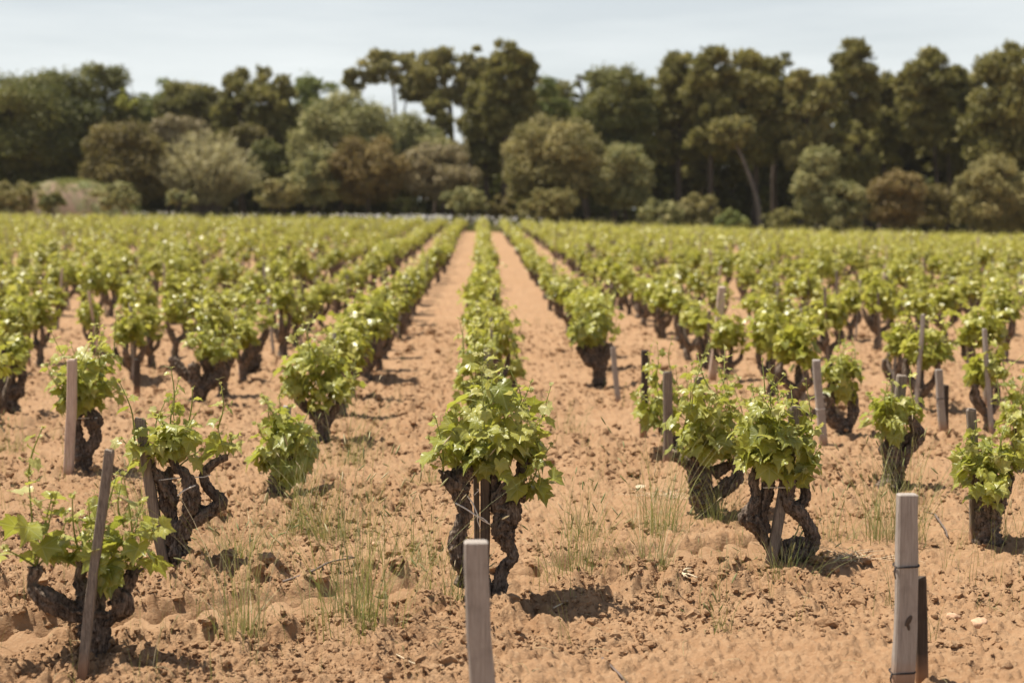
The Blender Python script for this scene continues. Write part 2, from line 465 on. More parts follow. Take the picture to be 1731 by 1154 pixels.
def tree_mat(name, dark, mid, light, trmix=0.25, tfac=0.33):
    return simple_leaf(name, [(0, dark), (0.5, mid), (1, light)], tfac, (0.22, 0.26, 0.05), 0.3, 0.6, trmix)
TM = {
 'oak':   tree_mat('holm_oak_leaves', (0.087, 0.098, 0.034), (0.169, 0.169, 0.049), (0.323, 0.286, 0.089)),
 'oakl':  tree_mat('bright_oak_leaves', (0.116, 0.150, 0.037), (0.212, 0.235, 0.064), (0.409, 0.403, 0.110)),
 'pine':  tree_mat('pine_needles', (0.114, 0.105, 0.033), (0.234, 0.209, 0.063), (0.421, 0.363, 0.118)),
 'pinel': tree_mat('pale_pine_needles', (0.157, 0.145, 0.050), (0.289, 0.252, 0.088), (0.497, 0.417, 0.157)),
 'greyg': tree_mat('grey_green_leaves', (0.175, 0.184, 0.074), (0.319, 0.301, 0.124), (0.571, 0.504, 0.219)),
 'olive': tree_mat('olive_leaves', (0.163, 0.147, 0.051), (0.310, 0.265, 0.100), (0.550, 0.457, 0.192)),
 'brown': tree_mat('brown_green_leaves', (0.110, 0.089, 0.030), (0.209, 0.165, 0.056), (0.374, 0.301, 0.110)),
 'rust':  tree_mat('rusty_leaves', (0.143, 0.103, 0.037), (0.267, 0.193, 0.074), (0.448, 0.349, 0.146)),
 'dusty': tree_mat('dusty_leaves', (0.187, 0.147, 0.077), (0.317, 0.259, 0.141), (0.522, 0.431, 0.243)),
 'reed':  tree_mat('reed_blades', (0.243, 0.210, 0.109), (0.421, 0.376, 0.195), (0.726, 0.641, 0.353)),
 'light': tree_mat('yellow_green_leaves', (0.234, 0.250, 0.050), (0.380, 0.382, 0.080), (0.638, 0.598, 0.142)),
}

# ------------------------------------------------------------------ ground
def build_ground():
    a_f = np.radians(np.arange(-27, 27.001, 0.060))
    a_c = np.radians(np.concatenate([np.arange(30, 181, 3.0)]))
    ang = np.concatenate([-a_c[::-1][1:], a_f, a_c])     # 0 = +Y
    rad = [0.25]
    while rad[-1] < 320:
        r = rad[-1]
        st = 0.25 if r < 3.2 else max(0.0125, r * r * 0.00042)
        rad.append(r + min(st, 40 if r > 200 else 2.5))
    rad = np.array(rad)
    A, Rr = np.meshgrid(ang, rad)
    x = (Rr * np.sin(A)).ravel(); y = (Rr * np.cos(A)).ravel()
    z = gh(x, y) + np.where(Rr.ravel() < 120, micro(x, y), 0)
    v = np.stack([x, y, z], -1)
    n, k = A.shape
    i = np.arange(n - 1)[:, None]; j = np.arange(k)[None, :]; j2 = (j + 1) % k
    F = np.stack([i * k + j, i * k + j2, (i + 1) * k + j2, (i + 1) * k + j], -1).reshape(-1, 4)[:, ::-1]
    v = np.vstack([v, [[0, 0, float(gh(0, 0))]]])
    jj = np.arange(k)
    c = np.stack([jj, np.full(k, n * k), (jj + 1) % k], -1)[:, ::-1]
    mb = MB(); mb.add(v, [F, c])
    g = mb.obj('ground', M_SOIL); tag(g, kind='structure')
    print('ground verts', len(v))
build_ground()

def icoball(sub):
    import bmesh
    bm = bmesh.new(); bmesh.ops.create_icosphere(bm, subdivisions=sub, radius=1)
    v = np.array([q.co[:] for q in bm.verts]); f = np.array([[a.index for a in q.verts] for q in bm.faces]); bm.free()
    return v, f
ICO_V, ICO_F = icoball(1)
ICOM_V, ICOM_F = icoball(2)
def ico2():
    import bmesh
    bm = bmesh.new(); bmesh.ops.create_icosphere(bm, subdivisions=3, radius=1)
    v = np.array([q.co[:] for q in bm.verts]); f = np.array([[a.index for a in q.verts] for q in bm.faces]); bm.free()
    return v, f
ICO2_V, ICO2_F = ico2()

def build_clods():
    r = rs(11); n = 95000
    d = 4.3 * (26 / 4.3) ** (r.rand(n) ** 1.15)
    a = np.radians(r.uniform(-24, 24, n))
    x = d * np.sin(a); y = d * np.cos(a)
    ok = noise2(x * 0.9 + 4, y * 0.9, 9) * .6 + noise2(x * 3.1, y * 3.1, 19) * .4 + 0.30 * (r.rand(n) - .4) > 0.43
    s = (x - TP[0]) * TDIR[0] + (y - TP[1]) * TDIR[1]; t = (x - TP[0]) * TNRM[0] + (y - TP[1]) * TNRM[1]
    ok &= ~((np.abs(t + .02) < 0.15) & (r.rand(n) < 0.97))
    x, y, d = x[ok], y[ok], d[ok]; n = len(x)
    sz = 0.003 + 0.011 * r.rand(n) ** 3.0 + np.where(r.rand(n) < 0.035, 0.026 * r.rand(n), 0)
    sz = sz * (0.75 + 0.055 * d)
    z = gh(x, y) + micro(x, y)
    V = ICOM_V[None] * (1 + 0.85 * (r.rand(n, 42, 1) - .5))
    V = V * (sz[:, None, None] * np.stack([0.8 + .5 * r.rand(n), 0.8 + .5 * r.rand(n), 0.55 + .35 * r.rand(n)], -1)[:, None, :])
    an = r.rand(n) * 6.28; c, s_ = np.cos(an), np.sin(an)
    X = V[..., 0] * c[:, None] - V[..., 1] * s_[:, None]; Y = V[..., 0] * s_[:, None] + V[..., 1] * c[:, None]
    V = np.stack([X + x[:, None], Y + y[:, None], V[..., 2] + (z + sz * 0.2)[:, None]], -1)
    F = (ICOM_F[None] + (np.arange(n) * 42)[:, None, None]).reshape(-1, 3)
    mb = MB(); mb.add(V.reshape(-1, 3), F)
    o = mb.obj('soil_clods', M_SOIL, smooth=False); tag(o, 'loose crumbs of red soil scattered over the ploughed ground', 'soil', kind='stuff')
build_clods()

# ------------------------------------------------------------------ leaves
def leaf_outline(th, r, k):
    a = np.abs((th + math.pi) % (2 * math.pi) - math.pi)
    L = 0.70 + 0 * a
    for c, l, w in ((0, 1.0, 0.36), (0.92, 0.93, 0.36), (1.85, 0.82, 0.42)):
        L = np.maximum(L, l * np.exp(-((a - c) / w) ** 2 * 0.85))
    L = L * np.where(a > 2.55, lerp(1.0, 0.30, np.clip((a - 2.55) / 0.55, 0, 1)), 1)
    L = L * (1 + 0.055 * np.where(np.arange(len(th)) % 2 == 0, 1, -1)) * (1 + 0.10 * (noise2(th * 1.7 + k, th * 0 + k, 3) - .5))
    return L
def make_leaf_shapes(kind):
    out = []
    r = rs(5)
    for k in range(12):
        nt_ = {'hero': 44, 'mid': 16}[kind]; rings = (0.34, 0.7, 1.0) if kind == 'hero' else (1.0,)
        th = np.linspace(-math.pi, math.pi, nt_, endpoint=False)
        L = leaf_outline(th, r, k * 3.1)
        fold = r.uniform(-0.05, 0.75); droop = r.uniform(0.0, 0.6); cup = r.uniform(-.4, .45); crum = r.uniform(.08, .22)
        V = [[0, 0, 0]]
        def zz(x, y):
            rr = np.sqrt(x * x + y * y); an = np.abs(np.arctan2(x, y))
            dv = np.minimum(np.minimum(an, np.abs(an - .92)), np.abs(an - 1.85))
            return fold * np.abs(x) - droop * rr * rr * (0.4 + 0.6 * np.maximum(0, y)) + cup * x * x - 0.10 * np.minimum(dv, .5) * rr \
                + crum * (noise2(x * 3.3 + k * 9 + 20, y * 3.3 + 20, 12) - .5) * 2 * rr
        for q in rings:
            x = np.sin(th) * L * q; y = np.cos(th) * L * q
            V.append(np.stack([x, y, zz(x, y)], -1))
        V = np.vstack([np.asarray(V[0])[None]] + V[1:])
        j = np.arange(nt_); j2 = (j + 1) % nt_
        F = [np.stack([np.zeros(nt_, int), 1 + j2, 1 + j], -1)]
        for q in range(len(rings) - 1):
            F.append(np.stack([1 + q * nt_ + j, 1 + q * nt_ + j2, 1 + (q + 1) * nt_ + j2, 1 + (q + 1) * nt_ + j], -1))
        out.append((V, F))
    return out
LEAF = {'hero': make_leaf_shapes('hero'), 'mid': make_leaf_shapes('mid')}
fx = np.array([[0, -.1, 0], [.62, .25, .12], [.3, .95, -.12], [-.3, .95, -.12], [-.62, .25, .12]])
LEAF['far'] = [(fx, [np.array([[0, 1, 2, 3]]), np.array([[0, 3, 4]])])]

def put_leaf(mb, kind, pos, tip, nrm, size, rnd, r):
    t = np.asarray(tip, float); t = t / np.linalg.norm(t)
    n = np.asarray(nrm, float); n = n - t * n.dot(t); n = n / max(np.linalg.norm(n), 1e-6)
    x = np.cross(t, n)
    V, F = LEAF[kind][r.randint(len(LEAF[kind]))]
    W = (V[:, :1] * x + V[:, 1:2] * t + V[:, 2:3] * n) * size + np.asarray(pos)
    lf = np.stack([V[:, 0], V[:, 1], np.full(len(V), rnd)], -1)
    mb.add(W, F, lf)

def unit(v): v = np.asarray(v, float); return v / max(np.linalg.norm(v), 1e-9)

def grow_shoot(r, start, goal, foliage, cane, kind, lsize=0.075, step=0.05, bend=0.12, tendrils=True, rad=0.0036, bare_tip=True, dense=1.0):
    """one green cane with alternate leaves; leaves go to foliage, cane and petioles to cane"""
    s = np.asarray(start, float); g = np.asarray(goal, float)
    L = np.linalg.norm(g - s)
    mid = (s + g) / 2 + r.normal(0, bend * L, 3) * np.array([1, 1, 0.4])
    n = max(5, int(L / 0.03)) if kind == 'hero' else 5
    C = catmull([s, mid, g], n)
    if cane is not None:
        tube(cane, [s, mid, g], [rad * 1.25, rad, rad * 0.5], n, 6 if kind == 'hero' else 4, lf=(0, 0, r.uniform(.2, .6)))
    k = max(2, int(L / step * dense)); side = r.uniform(0, 6.28)
    for i in range(k + 1):
        u = (i + 0.5) / (k + 0.5)
        p = C[min(n - 1, int(round(u * (n - 1))))]
        side += 2.4 + r.normal(0, .5)
        young = u ** 2.5
        sz = lsize * lerp(1.0, 0.24, young) * r.uniform(0.7, 1.2)
        out = np.array([math.cos(side), math.sin(side), r.uniform(-.25, .5)])
        pl = sz * r.uniform(0.7, 1.25)
        e = p + unit(out) * pl + np.array([0, 0, 0.2 * pl])
        if cane is not None and kind == 'hero':
            tube(cane, [p, (p + e) / 2 + [0, 0, .12 * pl], e], [rad * .5, rad * .34], 4, 4, lf=(0, 0, r.uniform(.5, 1)), cap=False)
        tipd = unit(out * [1, 1, 0.2]) + np.array([0, 0, lerp(-0.75, 0.5, young) + r.normal(0, .35)])
        nr = np.array([out[0] * .55, out[1] * .55, 0.85]) + r.normal(0, .5, 3) + np.array([-0.12, -0.1, 0])
        rn = np.clip(lerp(0.30, 0.95, young) + r.normal(0, .24), 0, 1)
        put_leaf(foliage, kind, e, tipd, nr, sz, rn, r)
        if kind == 'hero' and u > 0.55 and r.rand() < .5:      # tiny unfolding leaf
            put_leaf(foliage, kind, p + unit(-out) * .012, -out + [0, 0, 1.0], out, sz * .4, .95, r)
        if tendrils and kind == 'hero' and cane is not None and u > .45 and r.rand() < .38:
            d = unit(-out + np.array([0, 0, .7])); q = [p]; a0 = r.uniform(0, 6)
            l = r.uniform(.05, .11); ax = unit(np.cross(d, [.3, .5, .8]))
            for w in np.linspace(.2, 1, 7):
                cu = w * w * r.uniform(2.5, 5)
                q.append(p + d * l * w * (1 - .25 * w) + ax * .35 * l * w * math.sin(cu) + np.array([0, 0, -.18 * l * w * w * (1 if r.rand() < .5 else -.6)]))
            tube(cane, q, [rad * .35, rad * .16], 14, 4, lf=(0, 0, .9), cap=False)
        if kind == 'hero' and cane is not None and .12 < u < .6 and r.rand() < .22:   # flower bunch
            d = unit(-out + np.array([0, 0, .5]))
            for w in range(22):
                z = r.rand(); c = p + d * (.02 + .055 * z) + r.normal(0, .008 * (1.2 - z), 3)
                cane.add(ICO_V * r.uniform(.0018, .003) + c, ICO_F, (0, 0, .55))
    if kind == 'hero' and bare_tip:
        for _ in range(3):
            o_ = unit(r.normal(0, 1, 3) + [0, 0, .8])
            put_leaf(foliage, kind, g, o_, r.normal(0, 1, 3), lsize * r.uniform(.14, .26), .98, r)

# ------------------------------------------------------------------ stakes
def post_mesh(name, height, w, d, mat, r, lean=(0, 0), sink=0.12, chip=True, taper=0.04, n=14):
    """squared wooden post with worn edges, standing at the origin"""
    mb = MB()
    prof = []
    c = min(w, d) * 0.14
    for sx, sy in ((1, 1), (-1, 1), (-1, -1), (1, -1)):
        for q in ((0, 1), (1, 0)) if sx * sy > 0 else ((1, 0), (0, 1)):
            prof.append((sx * (w / 2 - c * q[0]), sy * (d / 2 - c * q[1])))
        # two extra points along each face give the sawn face a little wobble
    P = np.array(prof); ns = len(P)
    zz = np.linspace(-sink, height, n)
    V = []
    seed = r.randint(1000)
    for z in zz:
        k = 1 - taper * max(0, z / height)
        wob = (noise2(np.arange(ns) * 3.1 + seed, np.full(ns, z * 9.0), 5) - .5) * 0.07 * min(w, d)
        q = P * k * (1 + wob[:, None] / max(w, d) * 2)
        bow = 0.006 * math.sin(z * 5 + seed)
        V.append(np.stack([q[:, 0] + lean[0] * z / height + bow, q[:, 1] + lean[1] * z / height, np.full(ns, z)], -1))
    top = V[-1].copy(); top[:, :2] = (top[:, :2] - top[:, :2].mean(0)) * .86 + top[:, :2].mean(0)
    top[:, 2] += 0.004 + (r.rand(ns) * 0.012 if chip else 0.0); V.append(top)
    V.append(top.mean(0)[None] + [[0, 0, .001]])
    m = len(zz) + 1
    i = np.arange(m - 1)[:, None]; j = np.arange(ns)[None, :]; j2 = (j + 1) % ns
    F = np.stack([i * ns + j, i * ns + j2, (i + 1) * ns + j2, (i + 1) * ns + j], -1).reshape(-1, 4)
    jj = np.arange(ns)
    mb.add(np.vstack(V), [F, np.stack([(m - 1) * ns + jj, (m - 1) * ns + (jj + 1) % ns, np.full(ns, m * ns)], -1)])
    return mb.mesh(name, mat, smooth=False)

def wire_loop(mb, c, w, d, r, rad=0.003, tilt=0.006, mat=0):
    pts = []
    for k in range(17):
        a = k / 16 * 2 * math.pi; ca, sa = math.cos(a), math.sin(a)
        e = 0.32
        pts.append((c[0] + math.copysign(abs(ca) ** e, ca) * (w / 2 + rad), c[1] + math.copysign(abs(sa) ** e, sa) * (d / 2 + rad), c[2] + tilt * math.sin(a + 1)))
    tube(mb, pts, [rad, rad], 49, 6, cap=False, mat=mat)

STAKES = []      # (object) for counts
def stake_px(px_top, py_top, px_bot, py_bot, width_px, mat, label, depth=None, ddepth=0.0, group='stakes beside the vines', thick=0.8, rz=0.0, seed=0, tie=None):
    base = at(px_bot, py_bot) if depth is None else plane(px_bot, py_bot, depth)
    top = plane(px_top, py_top, base.y + ddepth)
    gz = ground_z(base.x, base.y); base.z = min(base.z, gz)
    w = width_px * base.y / FPX * .84
    r = rs(seed + 900)
    me = post_mesh('stake', top.z - base.z, w, w * thick, mat, r, (top.x - base.x, ddepth))
    o = link('stake', me); o.location = base; o.rotation_euler = (0, 0, 0)
    tag(o, label, 'stake', group); STAKES.append(o)
    if tie:
        t = MB(); z = tie * (top.z - base.z)
        wire_loop(t, (tie * (top.x - base.x), 0, z), w, w * thick, r, 0.0024)
        t.obj('tie', M_STRING, o)
    return o, base, top

# ------------------------------------------------------------------ grape vines near the camera
VINES = []       # (x, y, object)
def hero_vine(base_px, arms, shoots, box, label, seed, n_auto=10, lsize=0.075, tie=None, kind='hero', thick=0.05, base_y=None, knob=.5, rdep=None, dense=1.0, drop=0.0, low=False):
    """arms: list of [(px,py,depth offset)...], radius scale; shoots: (px,py,dd)->(px,py,dd); box: foliage extent in the photograph"""
    r = rs(seed)
    b = at(*base_px)
    if base_y: b = plane(base_px[0], base_px[1], base_y)
    b.z = float(gh(b.x, b.y))
    gz = ground_z(b.x, b.y); b.z = min(b.z, gz) if gz - b.z < .05 else b.z
    root = empty('grape_vine', b, label, 'grape vine', 'old bush vines in rows')
    ob = np.array(b[:])
    tr = MB(); ends = []
    for ai, arm in enumerate(arms):
        pts = [np.array(plane(px, py, b.y + dd)[:]) - ob for px, py, dd in arm['p']]
        if arm.get('root'):
            pts = [pts[0] + np.array([0, 0, -0.10])] + pts
        L = sum(np.linalg.norm(pts[i + 1] - pts[i]) for i in range(len(pts) - 1))
        rad = arm['r']
        tube(tr, pts, rad, max(16, int(L / 0.007)), 34 if kind == 'hero' else 14, rough=0.95, seed=seed * 3 + ai, knob=knob * 1.5)
        if arm.get('end', True): ends.append(pts[-1])
        e = pts[-1]; d = unit(pts[-1] - pts[-2])
        for _ in range(arm.get('spur', 2)):                    # stubby spurs at the arm's head
            q = e - d * .01 + unit(d + r.normal(0, .7, 3)) * r.uniform(.02, .05)
            tube(tr, [e - d * .02, q], [rad[-1] * .8, rad[-1] * .3], 6, 8, rough=.5, seed=ai + _)
    tr.obj('trunk', M_BARK, root)
    fol = MB()
    x0, y0, x1, y1 = box
    c0 = np.array(plane((x0 + x1) / 2, (y0 + y1) / 2, b.y)[:]) - ob
    hw = (x1 - x0) / 2 * b.y / FPX; hh = (y1 - y0) / 2 * b.y / FPX
    rdep = rdep or hw * .85
    def shoot_obj(s, g, ls, **kw):
        cn = MB(); grow_shoot(r, s, g, fol, cn, kind, ls, **kw)
        cn.obj('shoot', M_SHOOT, root)
    for sh in shoots:
        s = np.array(plane(sh[0], sh[1], b.y + sh[2])[:]) - ob; g = np.array(plane(sh[3], sh[4], b.y + sh[5])[:]) - ob
        shoot_obj(s, g, sh[6] if len(sh) > 6 else lsize, bend=.05, dense=sh[7] if len(sh) > 7 else 1.0)
    for i in range(n_auto):
        g = c0 + np.array([r.uniform(-.92, .92) * hw, r.uniform(-1, 1) * rdep, r.uniform(-.5, 1.12) * hh])
        s = ends[int(np.argmin([np.linalg.norm(e - g) + r.uniform(0, .2) for e in ends]))] if ends else np.array([0, 0, .3])
        s = s + r.normal(0, .012, 3)
        d = g - s; L = np.linalg.norm(d)
        if L < .12: g = s + unit(d + np.array([0, 0, .2])) * .14
        if i % 3 == 0: g = g + np.array([0, 0, .10])
        shoot_obj(s, g, lsize, dense=dense)
    for i in range(3 if n_auto > 4 else 1):                  # a few canes standing clear of the bush
        q = c0 + np.array([r.uniform(-.75, .75) * hw, r.uniform(-.7, .7) * rdep, .35 * hh])
        g = q + np.array([r.normal(0, .05), r.normal(0, .05), .65 * hh + r.uniform(.05, .20)])
        shoot_obj(q, g, lsize * .58, dense=.6)
    # basal leaves that thicken the middle of the bush
    for i in range(int(n_auto * 4.2 * dense)):
        q = unit(r.normal(0, 1, 3) - [0, .25, 0]) * r.uniform(.4, 1.0)
        p = c0 + q * np.array([hw, rdep, hh * .92]) + np.array([0, 0, -.05 * hh])
        tipd = np.array([q[0], q[1], -.75 + .3 * q[2]]) + r.normal(0, .35, 3)
        nr = np.array([q[0] * .7, q[1] * .7 - .1, .75]) + r.normal(0, .35, 3)
        up = (q[2] + 1) / 2
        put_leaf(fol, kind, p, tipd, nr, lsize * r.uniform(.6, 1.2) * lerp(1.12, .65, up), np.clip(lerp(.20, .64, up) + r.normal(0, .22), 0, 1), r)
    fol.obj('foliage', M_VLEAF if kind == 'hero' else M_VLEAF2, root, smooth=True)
    if tie:
        t = MB()
        for (pa, pb, rad) in tie:
            A = np.array(plane(*pa[:2], b.y + pa[2])[:]) - ob; B = np.array(plane(*pb[:2], b.y + pb[2])[:]) - ob
            tube(t, [A, (A + B) / 2 + r.normal(0, .006, 3), B], [rad, rad], 12, 5)
        t.obj('tie', M_STRING, root)
    VINES.append((b.x, b.y, root))
    return root, b

A = lambda *p, r=(0.03, 0.03), root=False, end=True, spur=2: dict(p=p, r=r, root=root, end=end, spur=spur)

# front left vine
hero_vine((160, 1118), [
    A((160, 1118, 0), (160, 1075, 0), (152, 1035, 0.02), r=(0.044, 0.038, 0.040, 0.03), root=True, end=False, spur=0),
    A((152, 1040, 0.02), (110, 1028, -.02), (68, 1003, -.04), (56, 985, -.03), (62, 960, -.02), r=(0.032, 0.024, 0.022, 0.020, 0.019)),
    A((152, 1045, 0.02), (150, 1005, .05), (136, 978, .06), (142, 958, .06), r=(0.036, 0.029, 0.024, 0.018)),
    A((158, 1050, 0.02), (190, 1042, .0), (208, 1022, -.03), (198, 1002, -.03), (186, 994, -.02), r=(0.032, 0.027, 0.024, 0.021, 0.018)),
    A((204, 1012, -.02), (214, 992, -.01), (226, 966, 0), r=(0.019, 0.016, 0.014)),
  ], [(60, 955, -.02, 48, 800, -.05, .085), (48, 800, -.05, 72, 722, -.06, .05, .8), (62, 958, 0, 5, 925, -.1, .085, 0.81), (62, 958, 0, 112, 880, .08, .08, 0.81),
      (142, 958, .06, 128, 880, .1, .08, 0.75), (188, 990, 0, 178, 858, .05, .08, 0.86), (178, 870, .05, 198, 800, .06, .05), (142, 958, .06, 122, 838, .04, .075, 0.80), (226, 965, 0, 208, 800, -.05, .075, 0.80), (188, 990, 0, 244, 846, -.03, .08, 0.88), (62, 958, 0, 88, 838, -.06, .08, 0.80),
      (142, 958, .06, 150, 850, -.06, .075, .9), (226, 965, 0, 262, 880, -.05, .075, 0.81),
      (226, 965, 0, 236, 850, .1, .07), (188, 990, 0, 150, 900, -.1, .085, 0.92), (60, 955, 0, 90, 850, .05, .08, 0.75), (226, 965, 0, 258, 935, .05, .08, 0.75), (186, 992, 0, 215, 905, -.08, .085, 0.92)],
  (118, 850, 262, 975), 'old vine in the front left corner with low black arms and one tall shoot', 101, n_auto=1, lsize=.066, rdep=.15)
stake_px(182, 765, 140, 1142, 20, M_WOLD, 'grey leaning stake in front of the vine in the front left corner', seed=1, ddepth=.12)

# second vine left, with three clear arms
hero_vine((306, 962), [
    A((308, 962, 0), (303, 930, 0), (304, 900, 0), r=(0.046, 0.036, 0.034, 0.028), root=True, end=False, spur=0),
    A((298, 930, 0), (290, 885, .02), (285, 840, .02), (272, 812, 0), (254, 791, -.02), r=(0.031, 0.026, 0.026, 0.022, 0.018)),
    A((304, 905, 0), (318, 872, -.02), (323, 838, -.03), (313, 802, -.03), (298, 790, -.02), (289, 772, -.02), r=(0.029, 0.025, 0.025, 0.022, 0.018, 0.016)),
    A((314, 888, 0), (338, 872, 0), (362, 860, .02), (372, 846, .02), (352, 824, .03), (344, 803, .03), (360, 784, .03), (384, 772, .03), r=(0.025, 0.022, 0.022, 0.022, 0.020, 0.018, 0.018, 0.014)),
    A((285, 842, .04), (280, 815, .06), (289, 790, .07), r=(0.018, 0.018, 0.014)),
  ], [(256, 790, 0, 228, 725, -.05, .07, 1.3), (228, 745, -.05, 202, 645, -.06, .055, .9), (289, 772, -.02, 292, 690, 0, .07, 1.4), (292, 700, 0, 289, 622, .02, .045), (289, 772, 0, 302, 640, .05, .05),
      (384, 772, .03, 368, 720, .02, .075, 1.5), (368, 725, .02, 373, 648, .0, .05), (384, 772, .03, 390, 735, -.05, .07, 1.3), (289, 772, 0, 262, 700, .1, .075, 1.3), (289, 772, 0, 325, 720, -.08, .075, 1.3),
      (256, 790, 0, 205, 740, .05, .075), (300, 790, 0, 340, 760, .05, .07), (256, 790, 0, 270, 730, -.1, .08, 1.5), (289, 772, 0, 330, 700, .08, .06)],
  (225, 700, 350, 800), 'old vine with three thick twisted arms behind the vine in the front left corner', 102, n_auto=3, lsize=.075, rdep=.16,
  tie=[((263, 812, -.03), (345, 806, -.0), .003), ((300, 838, -.08), (330, 820, -.08), .004), ((345, 806, -.02), (355, 803, -.02), .003)])
stake_px(235, 710, 283, 975, 21, M_WOLD, 'grey leaning stake against the vine with three thick twisted arms', seed=2, depth=7.10)

# the middle vine
hero_vine((828, 1010), [
    A((822, 1015, .02), (800, 975, .01), (777, 948, .0), (773, 918, 0), (780, 890, 0), (788, 866, 0), (777, 838, 0), (776, 812, 0), (790, 796, 0), (812, 782, .0), r=(0.040, 0.035, 0.036, 0.033, 0.033, 0.030, 0.029, 0.033, 0.029, 0.023), root=True),
    A((784, 830, 0), (764, 815, -.02), (750, 800, -.02), r=(0.028, 0.023, 0.016)),
    A((836, 1022, 0), (845, 995, 0), (852, 962, 0), (868, 940, 0), (856, 915, 0), (848, 890, 0), (856, 866, 0), (846, 846, 0), (862, 826, -.02), (890, 842, -.02), r=(0.030, 0.027, 0.035, 0.029, 0.025, 0.041, 0.036, 0.036, 0.033, 0.019), root=True),
    A((852, 905, .04), (868, 868, .06), (868, 835, .06), (882, 800, .06), (888, 780, .06), r=(0.023, 0.032, 0.032, 0.027, 0.023)),
    A((842, 850, .03), (836, 815, .05), (842, 785, .06), r=(0.033, 0.033, 0.027)),
    A((775, 990, .03), (790, 955, .06), (800, 925, .06), r=(0.023, 0.023, 0.016), end=False),
  ], [(812, 782, 0, 815, 690, 0, .10, 1.6), (815, 720, 0, 814, 600, -.02, .10, 1.4), (750, 800, -.02, 736, 705, -.03, .06, 1.2), (750, 800, 0, 724, 740, .05, .08, 1.5),
      (888, 780, .06, 932, 650, .03, .055, 1.1), (888, 790, .05, 898, 645, .02, .045, 1.0), (892, 842, -.02, 932, 750, -.02, .06, 1.4), (892, 842, 0, 925, 815, -.05, .07, 1.5), (845, 790, .05, 855, 650, .08, .06),
      (812, 782, 0, 790, 690, .1, .085, 1.4), (812, 782, 0, 850, 700, -.1, .085, 1.4), (842, 785, 0, 800, 740, -.14, .095, 1.4), (842, 785, 0, 880, 720, -.08, .08, 1.4), (890, 840, 0, 900, 790, -.1, .07, 1.6),
      (770, 800, 0, 770, 690, 0, .075, 1.3), (888, 780, 0, 920, 700, .1, .075, 1.3)],
  (726, 648, 936, 815), 'lone leafy vine at the centre front with white string tied round its left arm', 103, n_auto=12, lsize=.076, rdep=.24, dense=1.0,
  tie=[((770, 850, -.06), (806, 872, -.08), .0038), ((806, 872, -.08), (829, 886, -.05), .0034), ((790, 838, -.05), (808, 872, -.09), .0034), ((808, 872, -.09), (812, 893, -.08), .002), ((808, 872, -.09), (824, 882, -.08), .003), ((802, 836, -.07), (806, 826, -.07), .002)])
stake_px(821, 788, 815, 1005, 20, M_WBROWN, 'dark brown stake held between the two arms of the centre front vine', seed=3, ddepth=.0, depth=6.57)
stake_px(806, 790, 803, 985, 12, M_WOLD, 'thin weathered stake just behind the dark brown stake of the centre front vine', seed=4, depth=6.72)

# right front vine
hero_vine((1325, 945), [
    A((1330, 950, .02), (1318, 925, .02), (1310, 905, .02), r=(0.052, 0.040, 0.034, 0.026), root=True, end=False, spur=0),
    A((1306, 940, .02), (1284, 895, .0), (1263, 876, -.02), (1272, 856, -.02), (1278, 838, 0), (1273, 810, 0), (1282, 788, 0), r=(0.022, 0.025, 0.029, 0.022, 0.022, 0.024, 0.019), root=True),
    A((1296, 900, .02), (1290, 868, .02), (1297, 835, .03), (1304, 792, .03), r=(0.022, 0.025, 0.027, 0.021)),
    A((1340, 945, 0), (1366, 930, 0), (1372, 900, 0), (1350, 868, -.02), (1330, 846, -.02), (1333, 808, -.02), r=(0.034, 0.031, 0.027, 0.029, 0.031, 0.022), root=True),
    A((1345, 862, .02), (1362, 840, .03), (1360, 818, .03), r=(0.022, 0.019, 0.016)),
    A((1310, 950, .05), (1335, 925, .06), (1362, 920, .05), r=(0.037, 0.040, 0.026), end=False, root=True),
  ], [(1282, 788, 0, 1268, 690, -.03, .07, 1.4), (1304, 792, 0, 1310, 690, .05, .065, 1.3), (1333, 808, 0, 1350, 720, -.05, .07, 1.4), (1304, 792, 0, 1300, 625, .05, .045), (1333, 808, 0, 1372, 690, 0, .05),
      (1360, 818, 0, 1386, 755, .04, .06, 1.3), (1304, 792, 0, 1270, 650, 0, .045), (1333, 808, 0, 1330, 665, .08, .045), (1282, 788, 0, 1240, 740, 0, .08, 1.5), (1333, 808, 0, 1362, 795, -.1, .095, 1.5), (1282, 788, 0, 1290, 740, -.14, .09, 1.5), (1282, 790, 0, 1250, 700, .05, .06),
      (1304, 792, 0, 1340, 740, -.12, .085, 1.5), (1360, 818, 0, 1362, 640, 0, .04)],
  (1232, 660, 1392, 815), 'bushy vine right of the centre with four bare arms and many curly tendrils', 104, n_auto=9, lsize=.082, rdep=.22, dense=1.0,
  tie=[((1290, 824, -.06), (1335, 824, -.06), .0025)])
stake_px(1344, 690, 1302, 968, 22, M_WOLD, 'slanting old stake through the middle of the bushy vine with curly tendrils', depth=7.24, ddepth=.08, seed=5)

